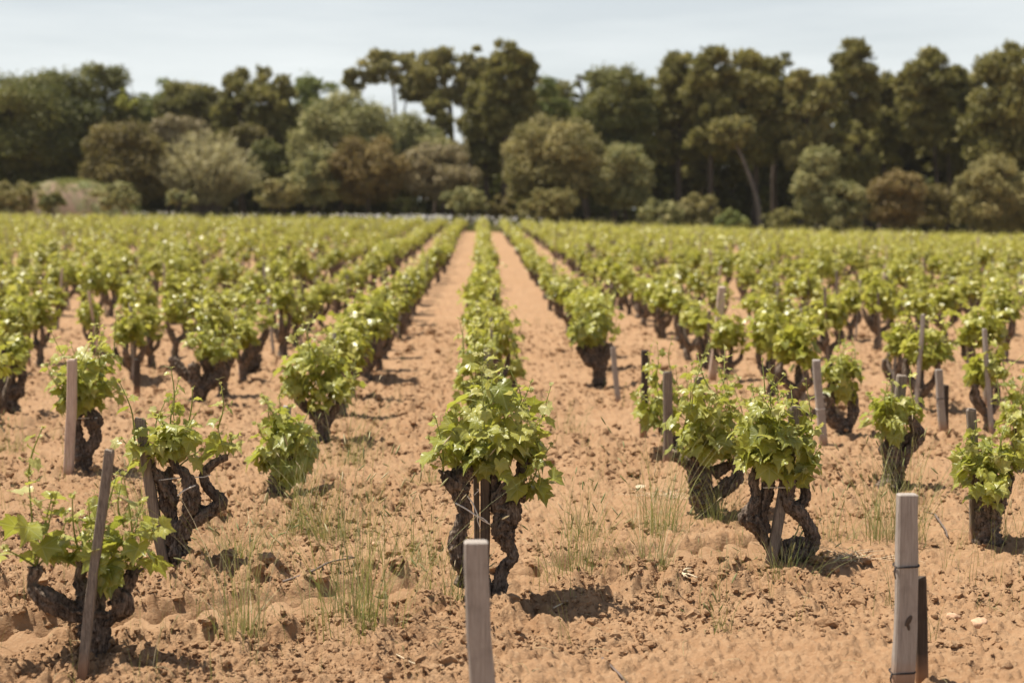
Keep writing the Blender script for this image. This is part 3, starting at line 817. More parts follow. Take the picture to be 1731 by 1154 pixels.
# vine behind it to the left
hero_vine((1200, 862), [
    A((1196, 862, 0), (1184, 825, 0), (1178, 790, 0), (1186, 765, 0), r=(0.059, 0.050, 0.046, 0.034), root=True),
    A((1205, 838, 0), (1232, 820, 0), (1248, 800, .02), (1235, 780, .02), r=(0.029, 0.034, 0.029, 0.024)),
    A((1205, 800, .05), (1225, 790, .05), (1250, 780, .04), r=(0.025, 0.025, 0.021)),
    A((1180, 800, .06), (1160, 780, .08), (1140, 768, .1), r=(0.034, 0.029, 0.025)),
  ], [(1186, 765, 0, 1170, 615, 0, .05), (1235, 780, 0, 1215, 620, 0, .045), (1186, 765, 0, 1225, 700, -.1, .08, 1.4), (1235, 780, 0, 1245, 745, -.12, .08, 1.5), (1186, 765, 0, 1185, 730, -.1, .08, 1.5)],
  (1132, 628, 1250, 800), 'spreading vine tucked close behind the left side of the bushy vine with tendrils', 105, n_auto=11, lsize=.08, rdep=.25)
stake_px(1183, 641, 1198, 885, 20, M_WOLD, 'brown split stake on the spreading vine behind the bushy vine', seed=6, depth=8.72)
stake_px(1130, 630, 1127, 788, 19, M_WOLD, 'brown stake left of the spreading vine, the nearer of two side by side', seed=7)
stake_px(1090, 594, 1088, 738, 15, M_WDARK, 'dark brown stake left of the spreading vine, the farther of two side by side', seed=8)
hero_vine((1120, 780), [A((1150, 772, 0), (1140, 745, 0), (1120, 720, 0), r=(0.042, 0.038, 0.025), root=True), A((1140, 748, 0), (1160, 730, 0), (1165, 710, 0), r=(0.025, 0.021, 0.017))],
  [(1120, 720, 0, 1095, 600, 0, .05), (1165, 710, 0, 1160, 620, 0, .05)], (1075, 600, 1150, 745), 'leafy vine hiding its trunk beside two brown stakes right of the wide lane', 106, n_auto=8, lsize=.075, rdep=.2)

hero_vine((1508, 822), [
    A((1508, 822, 0), (1512, 790, 0), (1508, 768, 0), (1492, 752, 0), r=(.06, .055, .05, .03), root=True),
    A((1512, 790, 0), (1532, 765, 0), (1552, 742, 0), (1548, 722, 0), (1535, 705, 0), r=(.04, .034, .03, .026, .02)),
    A((1508, 768, 0), (1530, 745, .02), (1548, 735, .02), r=(.03, .024, .024)),
    A((1510, 770, .03), (1506, 735, .05), (1500, 710, .05), r=(.04, .03, .025)),
  ], [(1492, 752, 0, 1470, 665, 0, .06, 1.2), (1535, 705, 0, 1545, 670, 0, .05), (1500, 710, 0, 1500, 640, 0, .05)],
  (1458, 655, 1552, 755), 'small vine with a slanting dead arm on its right, grey stake rising from it', 107, n_auto=9, lsize=.08, rdep=.2)
stake_px(1523, 636, 1512, 800, 21, M_WOLD, 'round topped grey stake in the small vine with a slanting dead arm', seed=9, depth=9.45)

hero_vine((1672, 912), [
    A((1672, 912, 0), (1670, 880, 0), (1672, 850, 0), r=(.062, .052, .045, .035), root=True, end=True),
    A((1674, 870, 0), (1690, 835, 0), (1704, 800, .02), r=(.04, .034, .025)),
    A((1672, 855, 0), (1662, 825, .04), (1655, 800, .05), r=(.035, .03, .025)),
  ], [(1672, 850, 0, 1640, 735, 0, .05), (1704, 800, 0, 1690, 730, 0, .05), (1655, 800, 0, 1630, 790, -.1, .075, 1.4), (1672, 850, 0, 1665, 850, -.12, .075, 1.6)],
  (1612, 738, 1712, 845), 'stocky vine at the right edge with drooping leaves beside a cracked stake', 108, n_auto=11, lsize=.075, rdep=.2)
stake_px(1641, 694, 1649, 918, 19, M_WOLD, 'cracked dark stake with a hole near its top at the right edge', seed=10, depth=7.82)
hero_vine((1728, 790), [A((1728, 792, 0), (1726, 750, 0), (1720, 720, 0), r=(.05, .045, .03), root=True), A((1727, 755, 0), (1740, 730, 0), (1742, 700, 0), r=(.03, .025, .02))],
  [(1720, 720, 0, 1712, 640, 0, .05)], (1682, 640, 1760, 780), 'vine cut off by the right edge behind the stocky vine', 109, n_auto=9, lsize=.08, rdep=.2)

hero_vine((1428, 738), [
    A((1428, 738, 0), (1425, 720, 0), (1418, 705, 0), r=(.06, .05, .04, .03), root=True, end=False, spur=0),
    A((1420, 720, 0), (1405, 700, 0), (1402, 672, 0), (1408, 650, 0), r=(.045, .042, .04, .03)),
    A((1428, 725, 0), (1442, 700, 0), (1440, 672, 0), (1432, 650, 0), r=(.04, .036, .036, .028)),
  ], [], (1385, 592, 1460, 682), 'vine with two upright arms standing behind the small vine with a dead arm', 110, n_auto=11, lsize=.08, rdep=.2)
stake_px(1381, 610, 1391, 752, 16, M_WNEW, 'pale grey leaning stake behind the bushy vine with tendrils', seed=11, tie=.45)

# left middle
hero_vine((142, 800), [
    A((140, 800, 0), (142, 775, 0), (140, 760, 0), r=(.06, .05, .042, .035), root=True, end=False, spur=0),
    A((138, 775, 0), (130, 740, 0), (128, 705, 0), (132, 690, 0), r=(.045, .042, .036, .028)),
    A((142, 768, 0), (160, 745, 0), (158, 715, 0), (154, 695, 0), r=(.04, .036, .036, .028)),
  ], [(132, 690, 0, 120, 580, 0, .05), (154, 695, 0, 165, 590, 0, .05)], (80, 570, 215, 705), 'leafy vine with two upright arms tied to a broad pinkish stake', 111, n_auto=14, lsize=.085, rdep=.25,
  tie=[((112, 708, -.05), (165, 706, -.05), .003)])
stake_px(121, 610, 117, 810, 19, M_WPINK, 'broad pinkish stake split along its side on the left', seed=12)
hero_vine((12, 702), [A((12, 702, 0), (20, 670, 0), (15, 645, 0), (26, 620, 0), r=(.06, .05, .045, .03), root=True), A((18, 675, 0), (35, 650, 0), (36, 620, 0), r=(.04, .036, .028))],
  [], (-25, 560, 62, 622), 'vine at the left edge with dark crooked arms beside a dark stake', 112, n_auto=9, lsize=.08, rdep=.2)
stake_px(2, 588, 4, 706, 15, M_WDARK, 'dark stake at the left edge', seed=13)
hero_vine((466, 836), [A((466, 836, 0), (468, 815, 0), (472, 790, 0), r=(.045, .04, .035), root=True), A((468, 815, 0), (490, 790, 0), (505, 765, 0), r=(.035, .03, .024))],
  [(472, 790, 0, 440, 790, -.08, .075, 1.5), (505, 765, 0, 520, 790, -.05, .075, 1.5), (472, 790, 0, 470, 740, 0, .075, 1.4)],
  (426, 690, 542, 818), 'low drooping vine left of the centre whose leaves almost reach the soil', 113, n_auto=15, lsize=.09, rdep=.2)
stake_px(484, 688, 476, 832, 17, M_WNEW, 'pale grey stake hidden in the low drooping vine', seed=14, depth=9.25)
hero_vine((545, 752), [A((545, 752, 0), (545, 720, 0), (535, 695, 0), r=(.06, .05, .04), root=True), A((545, 722, 0), (562, 700, 0), (570, 680, 0), r=(.035, .03, .024)), A((545, 710, .1), (520, 690, .1), (500, 670, .1), r=(.035, .03, .024))],
  [(535, 695, 0, 500, 565, 0, .05), (570, 680, 0, 575, 560, 0, .05)], (462, 560, 610, 700), 'wide leafy vine behind the low drooping vine left of the centre', 114, n_auto=17, lsize=.088, rdep=.3)
hero_vine((332, 684), [A((332, 684, 0), (338, 662, 0), (330, 640, 0), (326, 615, 0), r=(.06, .055, .045, .03), root=True), A((338, 664, 0), (360, 645, 0), (378, 630, 0), (372, 605, 0), r=(.045, .04, .04, .03)), A((338, 660, 0), (352, 632, .05), (348, 608, .05), r=(.04, .034, .028)), A((330, 645, .05), (305, 625, .05), (288, 605, .05), r=(.035, .03, .025))],
  [], (312, 545, 402, 615), 'vine with a row of four dark arms behind the three thick arms vine', 115, n_auto=11, lsize=.08, rdep=.22)
stake_px(233, 608, 232, 668, 12, M_WDARK, 'short dark stake behind the vine with three thick twisted arms', seed=15)
hero_vine((421, 626), [A((421, 626, 0), (422, 600, 0), (416, 580, 0), (404, 562, 0), r=(.075, .07, .055, .035), root=True), A((423, 598, 0), (442, 578, 0), (452, 556, 0), r=(.045, .034, .025))],
  [], (372, 482, 462, 562), 'vine with a thick bare forked trunk and one long arm to the right', 116, n_auto=10, lsize=.08, rdep=.25)
hero_vine((1012, 652), [A((1014, 652, 0), (1012, 625, 0), (1005, 605, 0), (985, 580, 0), r=(.056, .05, .042, .03), root=True), A((1014, 622, 0), (1020, 605, 0), (1032, 582, 0), r=(.05, .042, .03)), A((1006, 605, 0), (995, 612, -.05), (978, 585, -.05), r=(.04, .03, .025)), A((1012, 610, .04), (1008, 585, .05), r=(.04, .03))],
  [], (968, 488, 1042, 585), 'tall leafy vine on a thick forked trunk just right of the wide lane', 117, n_auto=12, lsize=.085, rdep=.25)
stake_px(1036, 588, 1047, 680, 11, M_WNEW, 'thin pale stake leaning beside the tall leafy vine on a forked trunk', seed=16)
hero_vine((806, 752), [A((806, 752, 0), (806, 725, 0), (795, 700, 0), r=(.055, .05, .035), root=True), A((807, 725, 0), (822, 705, 0), (830, 690, 0), r=(.035, .03, .022))],
  [(795, 700, 0, 805, 560, 0, .06)], (772, 552, 842, 705), 'second vine of the middle row, mostly hidden behind the centre front vine', 118, n_auto=10, lsize=.085, rdep=.25)
stake_px(824, 590, 824, 760, 14, M_WNEW, 'pale grey stake in the second vine of the middle row', seed=17, depth=11.35)
hero_vine((868, 668), [A((868, 668, 0), (868, 650, 0), (866, 638, 0), r=(.03, .025, .02), root=True)],
  [(866, 638, 0, 866, 560, 0, .05, 1.2)], (852, 590, 884, 655), 'slender young vine behind the right side of the centre front vine', 119, n_auto=4, lsize=.085, rdep=.08)
# bare stump
b_ = at(1668, 682)
rt = empty('grape_vine', b_, 'leafless vine stump tied to a stake with white string', 'grape vine', 'old bush vines in rows')
mb = MB(); tube(mb, [(0.03, 0, -.1), (0.02, .02, .1), (.03, .02, .22), (.06, .02, .30)], [.055, .045, .045, .03], 34, 18, .6, 3, knob=.5)
tube(mb, [(0.02, .02, .2), (-.04, .02, .26)], [.03, .02], 10, 12, .6, 5); mb.obj('trunk', M_BARK, rt); VINES.append((b_.x, b_.y, rt))
o_, bb, tt_ = stake_px(1670, 606, 1668, 684, 15, M_WOLD, 'old stake tied with white string to the leafless stump', seed=18, depth=b_.y - .07, tie=.62)

# the two tall new posts at the row ends and their short dark partners
def end_post(px_top, py_top, px_bot, py_bot, wpx, label, partner=None, plabel=None, seed=0, thick=.75, wires=()):
    base = at(px_bot, py_bot); top = plane(px_top, py_top, base.y)
    w = wpx * base.y / FPX; r = rs(seed)
    base.z = float(gh(base.x, base.y)) - 0.01
    ln = (top.x - base.x, 0)
    root = empty('stake', base, label, 'stake', 'tall sawn stakes at the row ends'); STAKES.append(root)
    me = post_mesh('post', top.z - base.z, w, w * thick, M_WNEW, r, ln, chip=False, taper=.10, n=24)
    me.transform(__import__('mathutils').Matrix.Identity(4))
    link('post', me, root)
    for u, wide in wires:
        t = MB(); wire_loop(t, (ln[0] * u + wide * .25, w * .25 if wide else 0, u * (top.z - base.z)), w + wide, w * thick + (w * .9 if wide else 0), r, .0032, .004)
        z = u * (top.z - base.z)
        tube(t, [(ln[0] * u - w / 2 - .004, -w * thick / 2, z), (ln[0] * u - w / 2 - .012, -w * thick / 2 - .01, z - .02), (ln[0] * u - w / 2 - .006, -w * thick / 2 - .006, z - .045)], [.004, .003], 10, 5)
        t.obj('wire', M_WIRE, root)
    if partner and wpx > 30:
        k = MB(); z = .36 * (top.z - base.z); xx = ln[0] * .36 + w * .12; yy = -w * thick / 2 * .97
        for a_, rr_ in ((.5, 1.0), (-.2, .6)):
            v = ICO2_V * np.array([.010, .004, .024]) * rr_; c_, s_ = math.cos(a_), math.sin(a_)
            k.add(np.stack([v[:, 0] * c_ + v[:, 2] * s_ + xx, v[:, 1] + yy, -v[:, 0] * s_ + v[:, 2] * c_ + z - (1 - rr_) * .06], -1), ICO2_F)
        k.obj('knot', M_WBROWN, root)
    if partner:
        px, pt, pxb, pb, pw = partner
        b2 = plane(pxb, pb, base.y + w * 1.0); b2.z = float(gh(b2.x, b2.y)) - .01
        t2 = plane(px, pt, b2.y)
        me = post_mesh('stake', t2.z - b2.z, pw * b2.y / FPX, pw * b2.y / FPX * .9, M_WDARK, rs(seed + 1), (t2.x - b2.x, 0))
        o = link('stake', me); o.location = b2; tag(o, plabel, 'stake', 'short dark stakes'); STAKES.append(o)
    return root
end_post(1536, 836, 1524, 1158, 38, 'tall grey sawn stake at the front right wrapped with dark wire', (1557, 978, 1555, 1128, 21), 'short black stake standing in the shade of the wire wrapped stake', 51, .6, ((.64, 0), (.09, 0)))
end_post(806, 916, 822, 1290, 46, 'grey flat topped stake nearest the camera, blurred before the centre vine', None, None, 52, .7)
end_post(1588, 625, 1594, 729, 13, 'grey sawn stake with a dark wire, standing without a vine on the right', (1599, 652, 1600, 727, 9), 'short dark stake paired with the grey stake standing without a vine', 53, .7, ((.55, 0),))
stake_px(1221, 486, 1204, 642, 16, M_WPINK, 'tall crooked pale pink stick rising above the vines on the right', seed=19)

# ------------------------------------------------------------------ rows of vines behind
def gen_vine(seed, kind, size=1.0, nleaf=1.0):
    r = rs(seed)
    tr = MB(); fol = MB()
    ns = {'mid': 10, 'far': 5}[kind]
    th0 = r.uniform(.16, .30)
    tube(tr, [(0, 0, -.08), (r.normal(0, .02), r.normal(0, .02), .1), (r.normal(0, .03), r.normal(0, .03), th0)], [.058, .046, .042], 14 if kind == 'mid' else 4, ns, .6, seed)
    na = r.randint(3, 6); ends = []
    for k in range(na):
        a = 6.28 * k / na + r.normal(0, .4); q = r.uniform(.10, .22)
        e = np.array([math.cos(a) * q, math.sin(a) * q, r.uniform(.42, .58)])
        m_ = e * [.85, .85, .55] + [0, 0, th0 * .35] + r.normal(0, .02, 3)
        tube(tr, [(0, 0, th0 * .85), m_, e], [.036, .031, .020], 16 if kind == 'mid' else 4, ns, .6, seed + k, knob=.4)
        ends.append(e)
    c0 = np.array([r.normal(0, .03), r.normal(0, .03), .70]); R3 = np.array([.195, .195, .225]) * size
    nsh = 12 if kind == 'mid' else 4
    for i in range(nsh):
        s = ends[r.randint(na)]; q = r.normal(0, 1, 3); q[2] = abs(q[2]) + .3
        g = c0 + unit(q) * R3 * r.uniform(.8, 1.25)
        if i < 5: g = g + np.array([r.normal(0, .05), r.normal(0, .05), r.uniform(.05, .30)])
        grow_shoot(r, s, g, fol, fol if kind == 'mid' else None, kind, 0.074 if kind == 'mid' else .09, tendrils=False, rad=.004)
    n = int((85 if kind == 'mid' else 46) * nleaf)
    for i in range(n):
        q = unit(r.normal(0, 1, 3)) * r.uniform(.3, 1) ** .6
        lob = 1 + .25 * math.sin(3 * math.atan2(q[1], q[0]) + seed)
        p = c0 + q * R3 * [lob, lob, .95]
        tipd = np.array([q[0], q[1], -.7 + .3 * q[2]]) + r.normal(0, .35, 3); nr = np.array([q[0] * .7, q[1] * .7, .75]) + r.normal(0, .35, 3)
        up = (q[2] + 1) / 2
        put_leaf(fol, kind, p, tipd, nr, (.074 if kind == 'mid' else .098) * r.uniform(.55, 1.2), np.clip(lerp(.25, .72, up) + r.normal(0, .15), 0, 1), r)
    return tr, fol
MID = []
for k in range(10):
    sz = [1.0, .85, 1.1, .95, 1.2, .8, 1.05, .9, 1.15, 1.0][k]; nl = [1, .8, 1.2, .9, 1.3, .55, 1.1, .75, 1.2, 1.0][k]
    t, f = gen_vine(300 + k, 'mid', sz, nl)
    MID.append((t.mesh('trunk', M_BARK), f.mesh('foliage', M_VLEAF2), sz * nl))
FAR = []
for k in range(8):
    t, f = gen_vine(400 + k, 'far', [1.1, .95, 1.2, 1.05, 1.15, .9, 1.1, 1.0][k], 1.0)
    FAR.append((t, f))

ORD = ['zeroth', 'first', 'second', 'third', 'fourth', 'fifth', 'sixth', 'seventh', 'eighth', 'ninth', 'tenth', 'eleventh', 'twelfth', 'thirteenth', 'fourteenth', 'fifteenth', 'sixteenth', 'seventeenth', 'eighteenth', 'nineteenth', 'twentieth']
def ordinal(n):
    if n <= 20: return ORD[n]
    t = {2: 'twenty', 3: 'thirty', 4: 'forty', 5: 'fifty', 6: 'sixty'}
    return (t[n // 10] + '-' + ORD[n % 10]) if n % 10 else t[n // 10][:-1] + 'ieth'

SP = 1.43
rg = rs(77)
heroes_xy = [(x, y) for x, y, _ in VINES]
cands = []
for k in range(-34, 35):
    off = rg.uniform(0, 1.4)
    j = 0
    while True:
        y = 8.0 + off + 1.45 * j + rg.normal(0, .12); j += 1
        if y > 101 + .0 * k: break
        x = 0.04 + SP * k + rg.normal(0, .07)
        miss = rg.rand()
        p = pix((x, y, float(gh(x, y)) + .6))
        if not (-160 < p[0] < W0 + 160): continue
        lim = {0: 13.6, 1: 16.0, -1: 12.4, 2: 12.8, -2: 14.8, 3: 9.5, -3: 11.5}.get(k, 10.5)
        if y < lim: continue
        if miss < (.0 if abs(k) <= 1 and y < 30 else .07 if k < 0 else .11): continue
        if min((hx - x) ** 2 + (hy - y) ** 2 for hx, hy in heroes_xy) < .8 ** 2: continue
        cands.append((y, x, k, p))
cands.sort()
rowcount = {}
for x, y, o in sorted(VINES, key=lambda q: q[1]):
    k = int(round((x - .04) / 1.47)); rowcount[k] = rowcount.get(k, 0) + 1
def rowname(k):
    if k == 0: return 'the middle row'
    return 'the %s row %s of the middle row' % (ordinal(abs(k)), 'left' if k < 0 else 'right')
n_ind = 300 - len(VINES)
far_tr = []; far_list = []
stake_spots = []
cnt = 0
for y, x, k, p in cands:
    rz = rg.uniform(0, 6.28); s = rg.uniform(.80, 1.14); z = float(gh(x, y))
    vis = 0 < p[0] < W0
    pick = rg.randint(10)
    if vis: rowcount[k] = rowcount.get(k, 0) + 1
    if rg.rand() < .62: stake_spots.append((y, x, k, z, vis, rowcount.get(k, 0)))
    if vis and cnt < n_ind:
        cnt += 1
        tm, fm, full = MID[pick]
        size = 'sparse' if full < .7 else ('bushy' if full > 1.25 else 'leafy')
        lab = '%s vine in %s, %s vine from the front' % (size, rowname(k), ordinal(rowcount[k]))
        o = empty('grape_vine', (x, y, z), lab, 'grape vine', 'old bush vines in rows', rz)
        o.scale = (s, s, s * rg.uniform(.86, 1.10))
        t = bpy.data.objects.new('trunk', tm); f = bpy.data.objects.new('foliage', fm)
        for q in (t, f): COL.objects.link(q); q.parent = o
    else:
        far_list.append((x, y, z, rz, s, rg.randint(8)))
mbt = MB(); mbf = MB()
FARC = []
for t, f in FAR:
    FARC.append([(np.concatenate(q.v), np.concatenate(q.lf), q.f) for q in (t, f)])
for x, y, z, rz, s, pk in far_list:
    c, sn = math.cos(rz), math.sin(rz)
    for dst, (v, lf, fs) in zip((mbt, mbf), FARC[pk]):
        vv = np.stack([(v[:, 0] * c - v[:, 1] * sn) * s + x, (v[:, 0] * sn + v[:, 1] * c) * s + y, v[:, 2] * s + z], -1)
        # group faces by corner count once
        dst.add(vv, fs, lf)
        dst_faces = None
print('individual vines', cnt + len(VINES), 'far vines', len(far_list))
fv = MB()
fv.v = mbt.v + mbf.v; fv.lf = mbt.lf + mbf.lf; fv.f = mbt.f + [f + mbt.n for f in mbf.f]
fv.mi = mbt.mi + [m * 0 + 1 for m in mbf.mi]; fv.n = mbt.n + mbf.n
fo = fv.obj('distant_vines', [M_BARK, M_VLEAF2]); tag(fo, 'far rows of vines merging into a green band before the wood', 'grape vines', kind='stuff')

SM = []
for k in range(8):
    h = [.85, .75, .95, .8, 1.0, .7, .9, 1.05][k]
    SM.append((post_mesh('stake', h, 0.040, .032, [M_WOLD, M_WNEW, M_WOLD, M_WNEW, M_WOLD, M_WDARK, M_WNEW, M_WPINK][k], rs(600 + k), (rg.normal(0, .05), rg.normal(0, .05))), ['weathered grey', 'pale grey', 'weathered grey', 'pale grey', 'weathered grey', 'short dark', 'pale grey', 'tall pinkish'][k]))
n_st = 300 - len(STAKES); c2 = 0
fs_ = MB()
for y, x, k, z, vis, idx in stake_spots:
    pk = rg.randint(8); rz = rg.uniform(0, 6.28)
    ox, oy = rg.uniform(-.12, .12), rg.uniform(-.16, .02)
    if vis and c2 < n_st:
        c2 += 1
        o = bpy.data.objects.new('stake', SM[pk][0]); COL.objects.link(o)
        o.location = (x + ox, y + oy, z); o.rotation_euler = (0, 0, rz); s = rg.uniform(.75, 1.08); o.scale = (1.0, 1.0, s)
        tag(o, '%s stake in %s, %s vine from front' % (SM[pk][1], rowname(k), ordinal(idx)), 'stake', 'stakes beside the vines')
    else:
        h = rg.uniform(.7, 1.05); w = .02
        lx, ly = rg.normal(0, .04), rg.normal(0, .04)
        w = .02; V = np.array([[sx * w + x + ox + (lx if t else 0), sy * w + y + oy + (ly if t else 0), z + (h if t else -.1)] for t in (0, 1) for sx, sy in ((-1, -1), (1, -1), (1, 1), (-1, 1))])
        fs_.add(V, np.array([[0, 1, 5, 4], [1, 2, 6, 5], [2, 3, 7, 6], [3, 0, 4, 7], [4, 5, 6, 7]]))
so = fs_.obj('distant_stakes', M_WNEW, smooth=False); tag(so, 'thin pale stakes among the far rows of vines', 'stakes', kind='stuff')

# ------------------------------------------------------------------ grass, twigs, stones
def blade(mb, r, base, h, lean, w, rnd, head=0.0):
    n = 6; t = np.linspace(0, 1, n)
    d = unit([lean[0], lean[1], 0]) if abs(lean[0]) + abs(lean[1]) > 1e-6 else np.array([1, 0, 0])
    side = np.array([-d[1], d[0], 0]); a = r.uniform(0, 3.14)
    side = unit(side * math.cos(a) + d * math.sin(a))
    C = np.asarray(base) + np.stack([lean[0] * t ** 1.8, lean[1] * t ** 1.8, h * t * (1 - .12 * t * (abs(lean[0]) + abs(lean[1])) / h)], -1)
    ww = w * (1 - t) ** .6
    ww[-1] = w * .1
    V = np.concatenate([C - side * ww[:, None] / 2, C + side * ww[:, None] / 2])
    i = np.arange(n - 1)
    mb.add(V, np.stack([i, i + 1, i + 1 + n, i + n], -1), (0, 0, rnd))
    if head > 0:
        dd = unit(C[-1] - C[-2]); 
        tube(mb, [C[-1] - dd * head * .6, C[-1], C[-1] + dd * head * .4], [head * .05, head * .085, head * .02], 6, 5, lf=(0, 0, min(1, rnd + .15)))
def tuft_mesh(r, n, h, spread, dry, heads=.25):
    mb = MB()
    for i in range(n):
        b = np.array([r.normal(0, spread), r.normal(0, spread), -.02])
        hh = h * (1.3 if h > .5 else 1.1) * r.uniform(.45, 1.05); l = np.clip(r.normal(0, .30 * hh, 2), -.42 * hh, .42 * hh) + b[:2] * 1.1
        rn = np.clip(dry + .08 + r.normal(0, .22), 0, 1)
        blade(mb, r, b, hh, l, r.uniform(.0022, .0046), rn, .05 * r.uniform(.6, 1.2) if r.rand() < heads else 0)
        if r.rand() < .6:                               # short basal blade
            blade(mb, r, b, hh * .4, r.normal(0, .3 * hh, 2), r.uniform(.002, .004), np.clip(dry - .15 + r.normal(0, .2), 0, 1))
    return mb
TUFTS = [
 (600, 1060, 62, .50, .085, .42, 'tall thin grass clump left of the nearest stake, crossing the tyre print'),
 (510, 900, 34, .42, .06, .45, 'sparse grass clump right below the low drooping vine'),
 (560, 905, 34, .36, .06, .40, 'leaning grass clump between the low drooping vine and the tyre print'),
 (720, 955, 34, .34, .07, .45, 'wispy grass left of the centre front vine'),
 (760, 1010, 30, .24, .05, .30, 'short green grass at the left foot of the centre front vine'),
 (970, 980, 34, .34, .05, .30, 'green grass clump with curved heads right of the centre front vine'),
 (990, 905, 22, .30, .05, .42, 'upright foxtail grass beyond the tyre print right of the centre vine'),
 (1115, 895, 36, .40, .05, .35, 'tall green grass between the centre vine and the bushy vine'),
 (1100, 975, 26, .36, .045, .45, 'grass clump beside the bleached straw bundle on the tyre print'),
 (1212, 875, 40, .24, .045, .28, 'dense short grass at the foot of the spreading vine'),
 (1510, 905, 60, .44, .06, .48, 'tall dry grass in front of the small vine with a dead arm'),
 (1322, 965, 40, .20, .06, .30, 'low green grass at the foot of the bushy vine'),
 (405, 1085, 30, .42, .05, .50, 'thin straw coloured grass right of the front left vine'),
 (235, 880, 26, .30, .06, .45, 'faint grass behind the arms of the front left vine'),
 (1215, 1060, 10, .16, .02, .40, 'tiny lone grass sprig on bare soil at the lower right'),
 (20, 760, 20, .25, .06, .35, 'small grass clump at the left edge below the dark stake'),
 (590, 785, 26, .40, .07, .5, 'sparse straw grass in the lane beyond the low drooping vine'),
 (725, 818, 26, .14, .05, .22, 'small dark green weed left of the centre front vine'),
 (960, 740, 20, .26, .04, .25, 'lone grey green weed in the lane right of the centre vine'),
 (1410, 905, 20, .26, .05, .4, 'thin grass right of the bushy vine near the tyre print'),
 (400, 945, 34, .16, .07, .15, 'low dark weed between the three armed vine and the tyre print'),
 (1700, 905, 22, .30, .06, .4, 'wiry grass right of the stocky vine at the edge'),
]
for i, (px, py, n, h, sp, dry, lab) in enumerate(TUFTS):
    b = at(px, py); r = rs(700 + i)
    o = tuft_mesh(r, int(n * 2.0), h * 1.3, sp * 1.35, dry).obj('grass_tuft', M_GRASS); b.z = ground_z(b.x, b.y); o.location = b
    tag(o, lab, 'grass', 'grass tufts between the vines')
r = rs(12); gm = MB()
for i in range(1000):
    d = 4.6 * (32 / 4.6) ** (r.rand() ** .8); a = math.radians(r.uniform(-22, 22)); x, y = d * math.sin(a), d * math.cos(a)
    if y < 6.2 and x > -.4 and r.rand() < .75: continue
    if noise2(np.array([x * .8]), np.array([y * .5]), 33)[0] < .46: continue
    z = ground_z(x, y); dry = r.uniform(.2, .8)
    for q in range(r.randint(2, 9)):
        hh = r.uniform(.04, .30)
        blade(gm, r, (x + r.normal(0, .025), y + r.normal(0, .025), z - .01), hh, r.normal(0, .25 * hh, 2), r.uniform(.0016, .0032), np.clip(dry + r.normal(0, .15), 0, 1), .03 if r.rand() < .1 else 0)
# straw litter lying on the soil
for i in range(420):
    d = 5.0 * (20 / 5.0) ** (r.rand() ** .9); a = math.radians(r.uniform(-21, 21)); x, y = d * math.sin(a), d * math.cos(a)
    z = ground_z(x, y); an = r.uniform(0, 6.28); l = r.uniform(.03, .13)
    e = (x + l * math.cos(an), y + l * math.sin(an)); ze = ground_z(*e)
    tube(gm, [(x, y, z + .005), ((x + e[0]) / 2 + r.normal(0, .01), (y + e[1]) / 2, max(z, ze) + .012), (e[0], e[1], ze + .006)], [.0012, .001], 6, 4, lf=(0, 0, r.uniform(.7, 1)))
go = gm.obj('weeds', M_GRASS); tag(go, 'scattered wispy weeds and straw on the red soil', 'weeds', kind='stuff')

def twig(pts_px, rad, mat, label, name='twig', cat='twig', forks=0, seed=0):
    P = [at(px, py) for px, py in pts_px]; b = P[0].copy()
    r = rs(seed); mb = MB()
    Q = [np.array([p.x - b.x, p.y - b.y, ground_z(p.x, p.y) - b.z + .012]) for p in P]
    tube(mb, Q, [rad, rad * .6], 24, 7, .4, seed)
    for f in range(forks):
        s = Q[r.randint(len(Q))]; tube(mb, [s, s + [r.normal(0, .05), r.normal(0, .05), .03]], [rad * .6, rad * .3], 8, 6, .3, f)
    o = mb.obj(name, mat); o.location = b; tag(o, label, cat); return o
twig([(478, 985), (525, 980), (560, 962), (600, 958)], .006, M_TWIG, 'long thin grey twig lying behind the tyre print', forks=2, seed=1)
twig([(1018, 1108), (1045, 1130), (1070, 1158)], .005, M_TWIG, 'dark twig lying at the bottom edge right of the nearest stake', seed=2)
twig([(670, 1112), (705, 1128), (750, 1142)], .003, M_STRAW, 'pale curved straw stem lying left of the nearest stake', cat='straw', name='straw', seed=3)
twig([(935, 1018), (975, 1010)], .004, M_STRAW, 'pale stick lying at the edge of the centre vine shadow', seed=4)
twig([(1580, 868), (1598, 895), (1602, 905)], .006, M_TWIG, 'short dark twig behind the wire wrapped stake', forks=2, seed=5)
# straw bundle and heaps
def straw_heap(px, py, n, size, label, seed, thick=.002, up=.3):
    b = at(px, py); r = rs(seed); mb = MB(); b.z = ground_z(b.x, b.y)
    for i in range(n):
        s = np.array([r.normal(0, size * .4), r.normal(0, size * .3), .004]); d = np.array([r.normal(0, size), r.normal(0, size * .7), abs(r.normal(0, size * up))])
        tube(mb, [s, s + d * .5 + r.normal(0, size * .12, 3) * [1, 1, .3] + [0, 0, .01], s + d], [thick, thick * .6], 8, 5)
    o = mb.obj('straw_bundle', M_STRAW); o.location = b; tag(o, label, 'straw'); return o
straw_heap(1147, 988, 16, .05, 'bundle of bleached stalks on the soil below the tyre print', 1, .006, .15)
straw_heap(1450, 945, 40, .10, 'tangle of bleached straw right of the bushy vine', 2, .0018)
straw_heap(500, 822, 40, .12, 'straw litter below the low drooping vine', 3, .002)
straw_heap(1130, 830, 30, .12, 'straw litter beside the spreading vine', 4, .002)
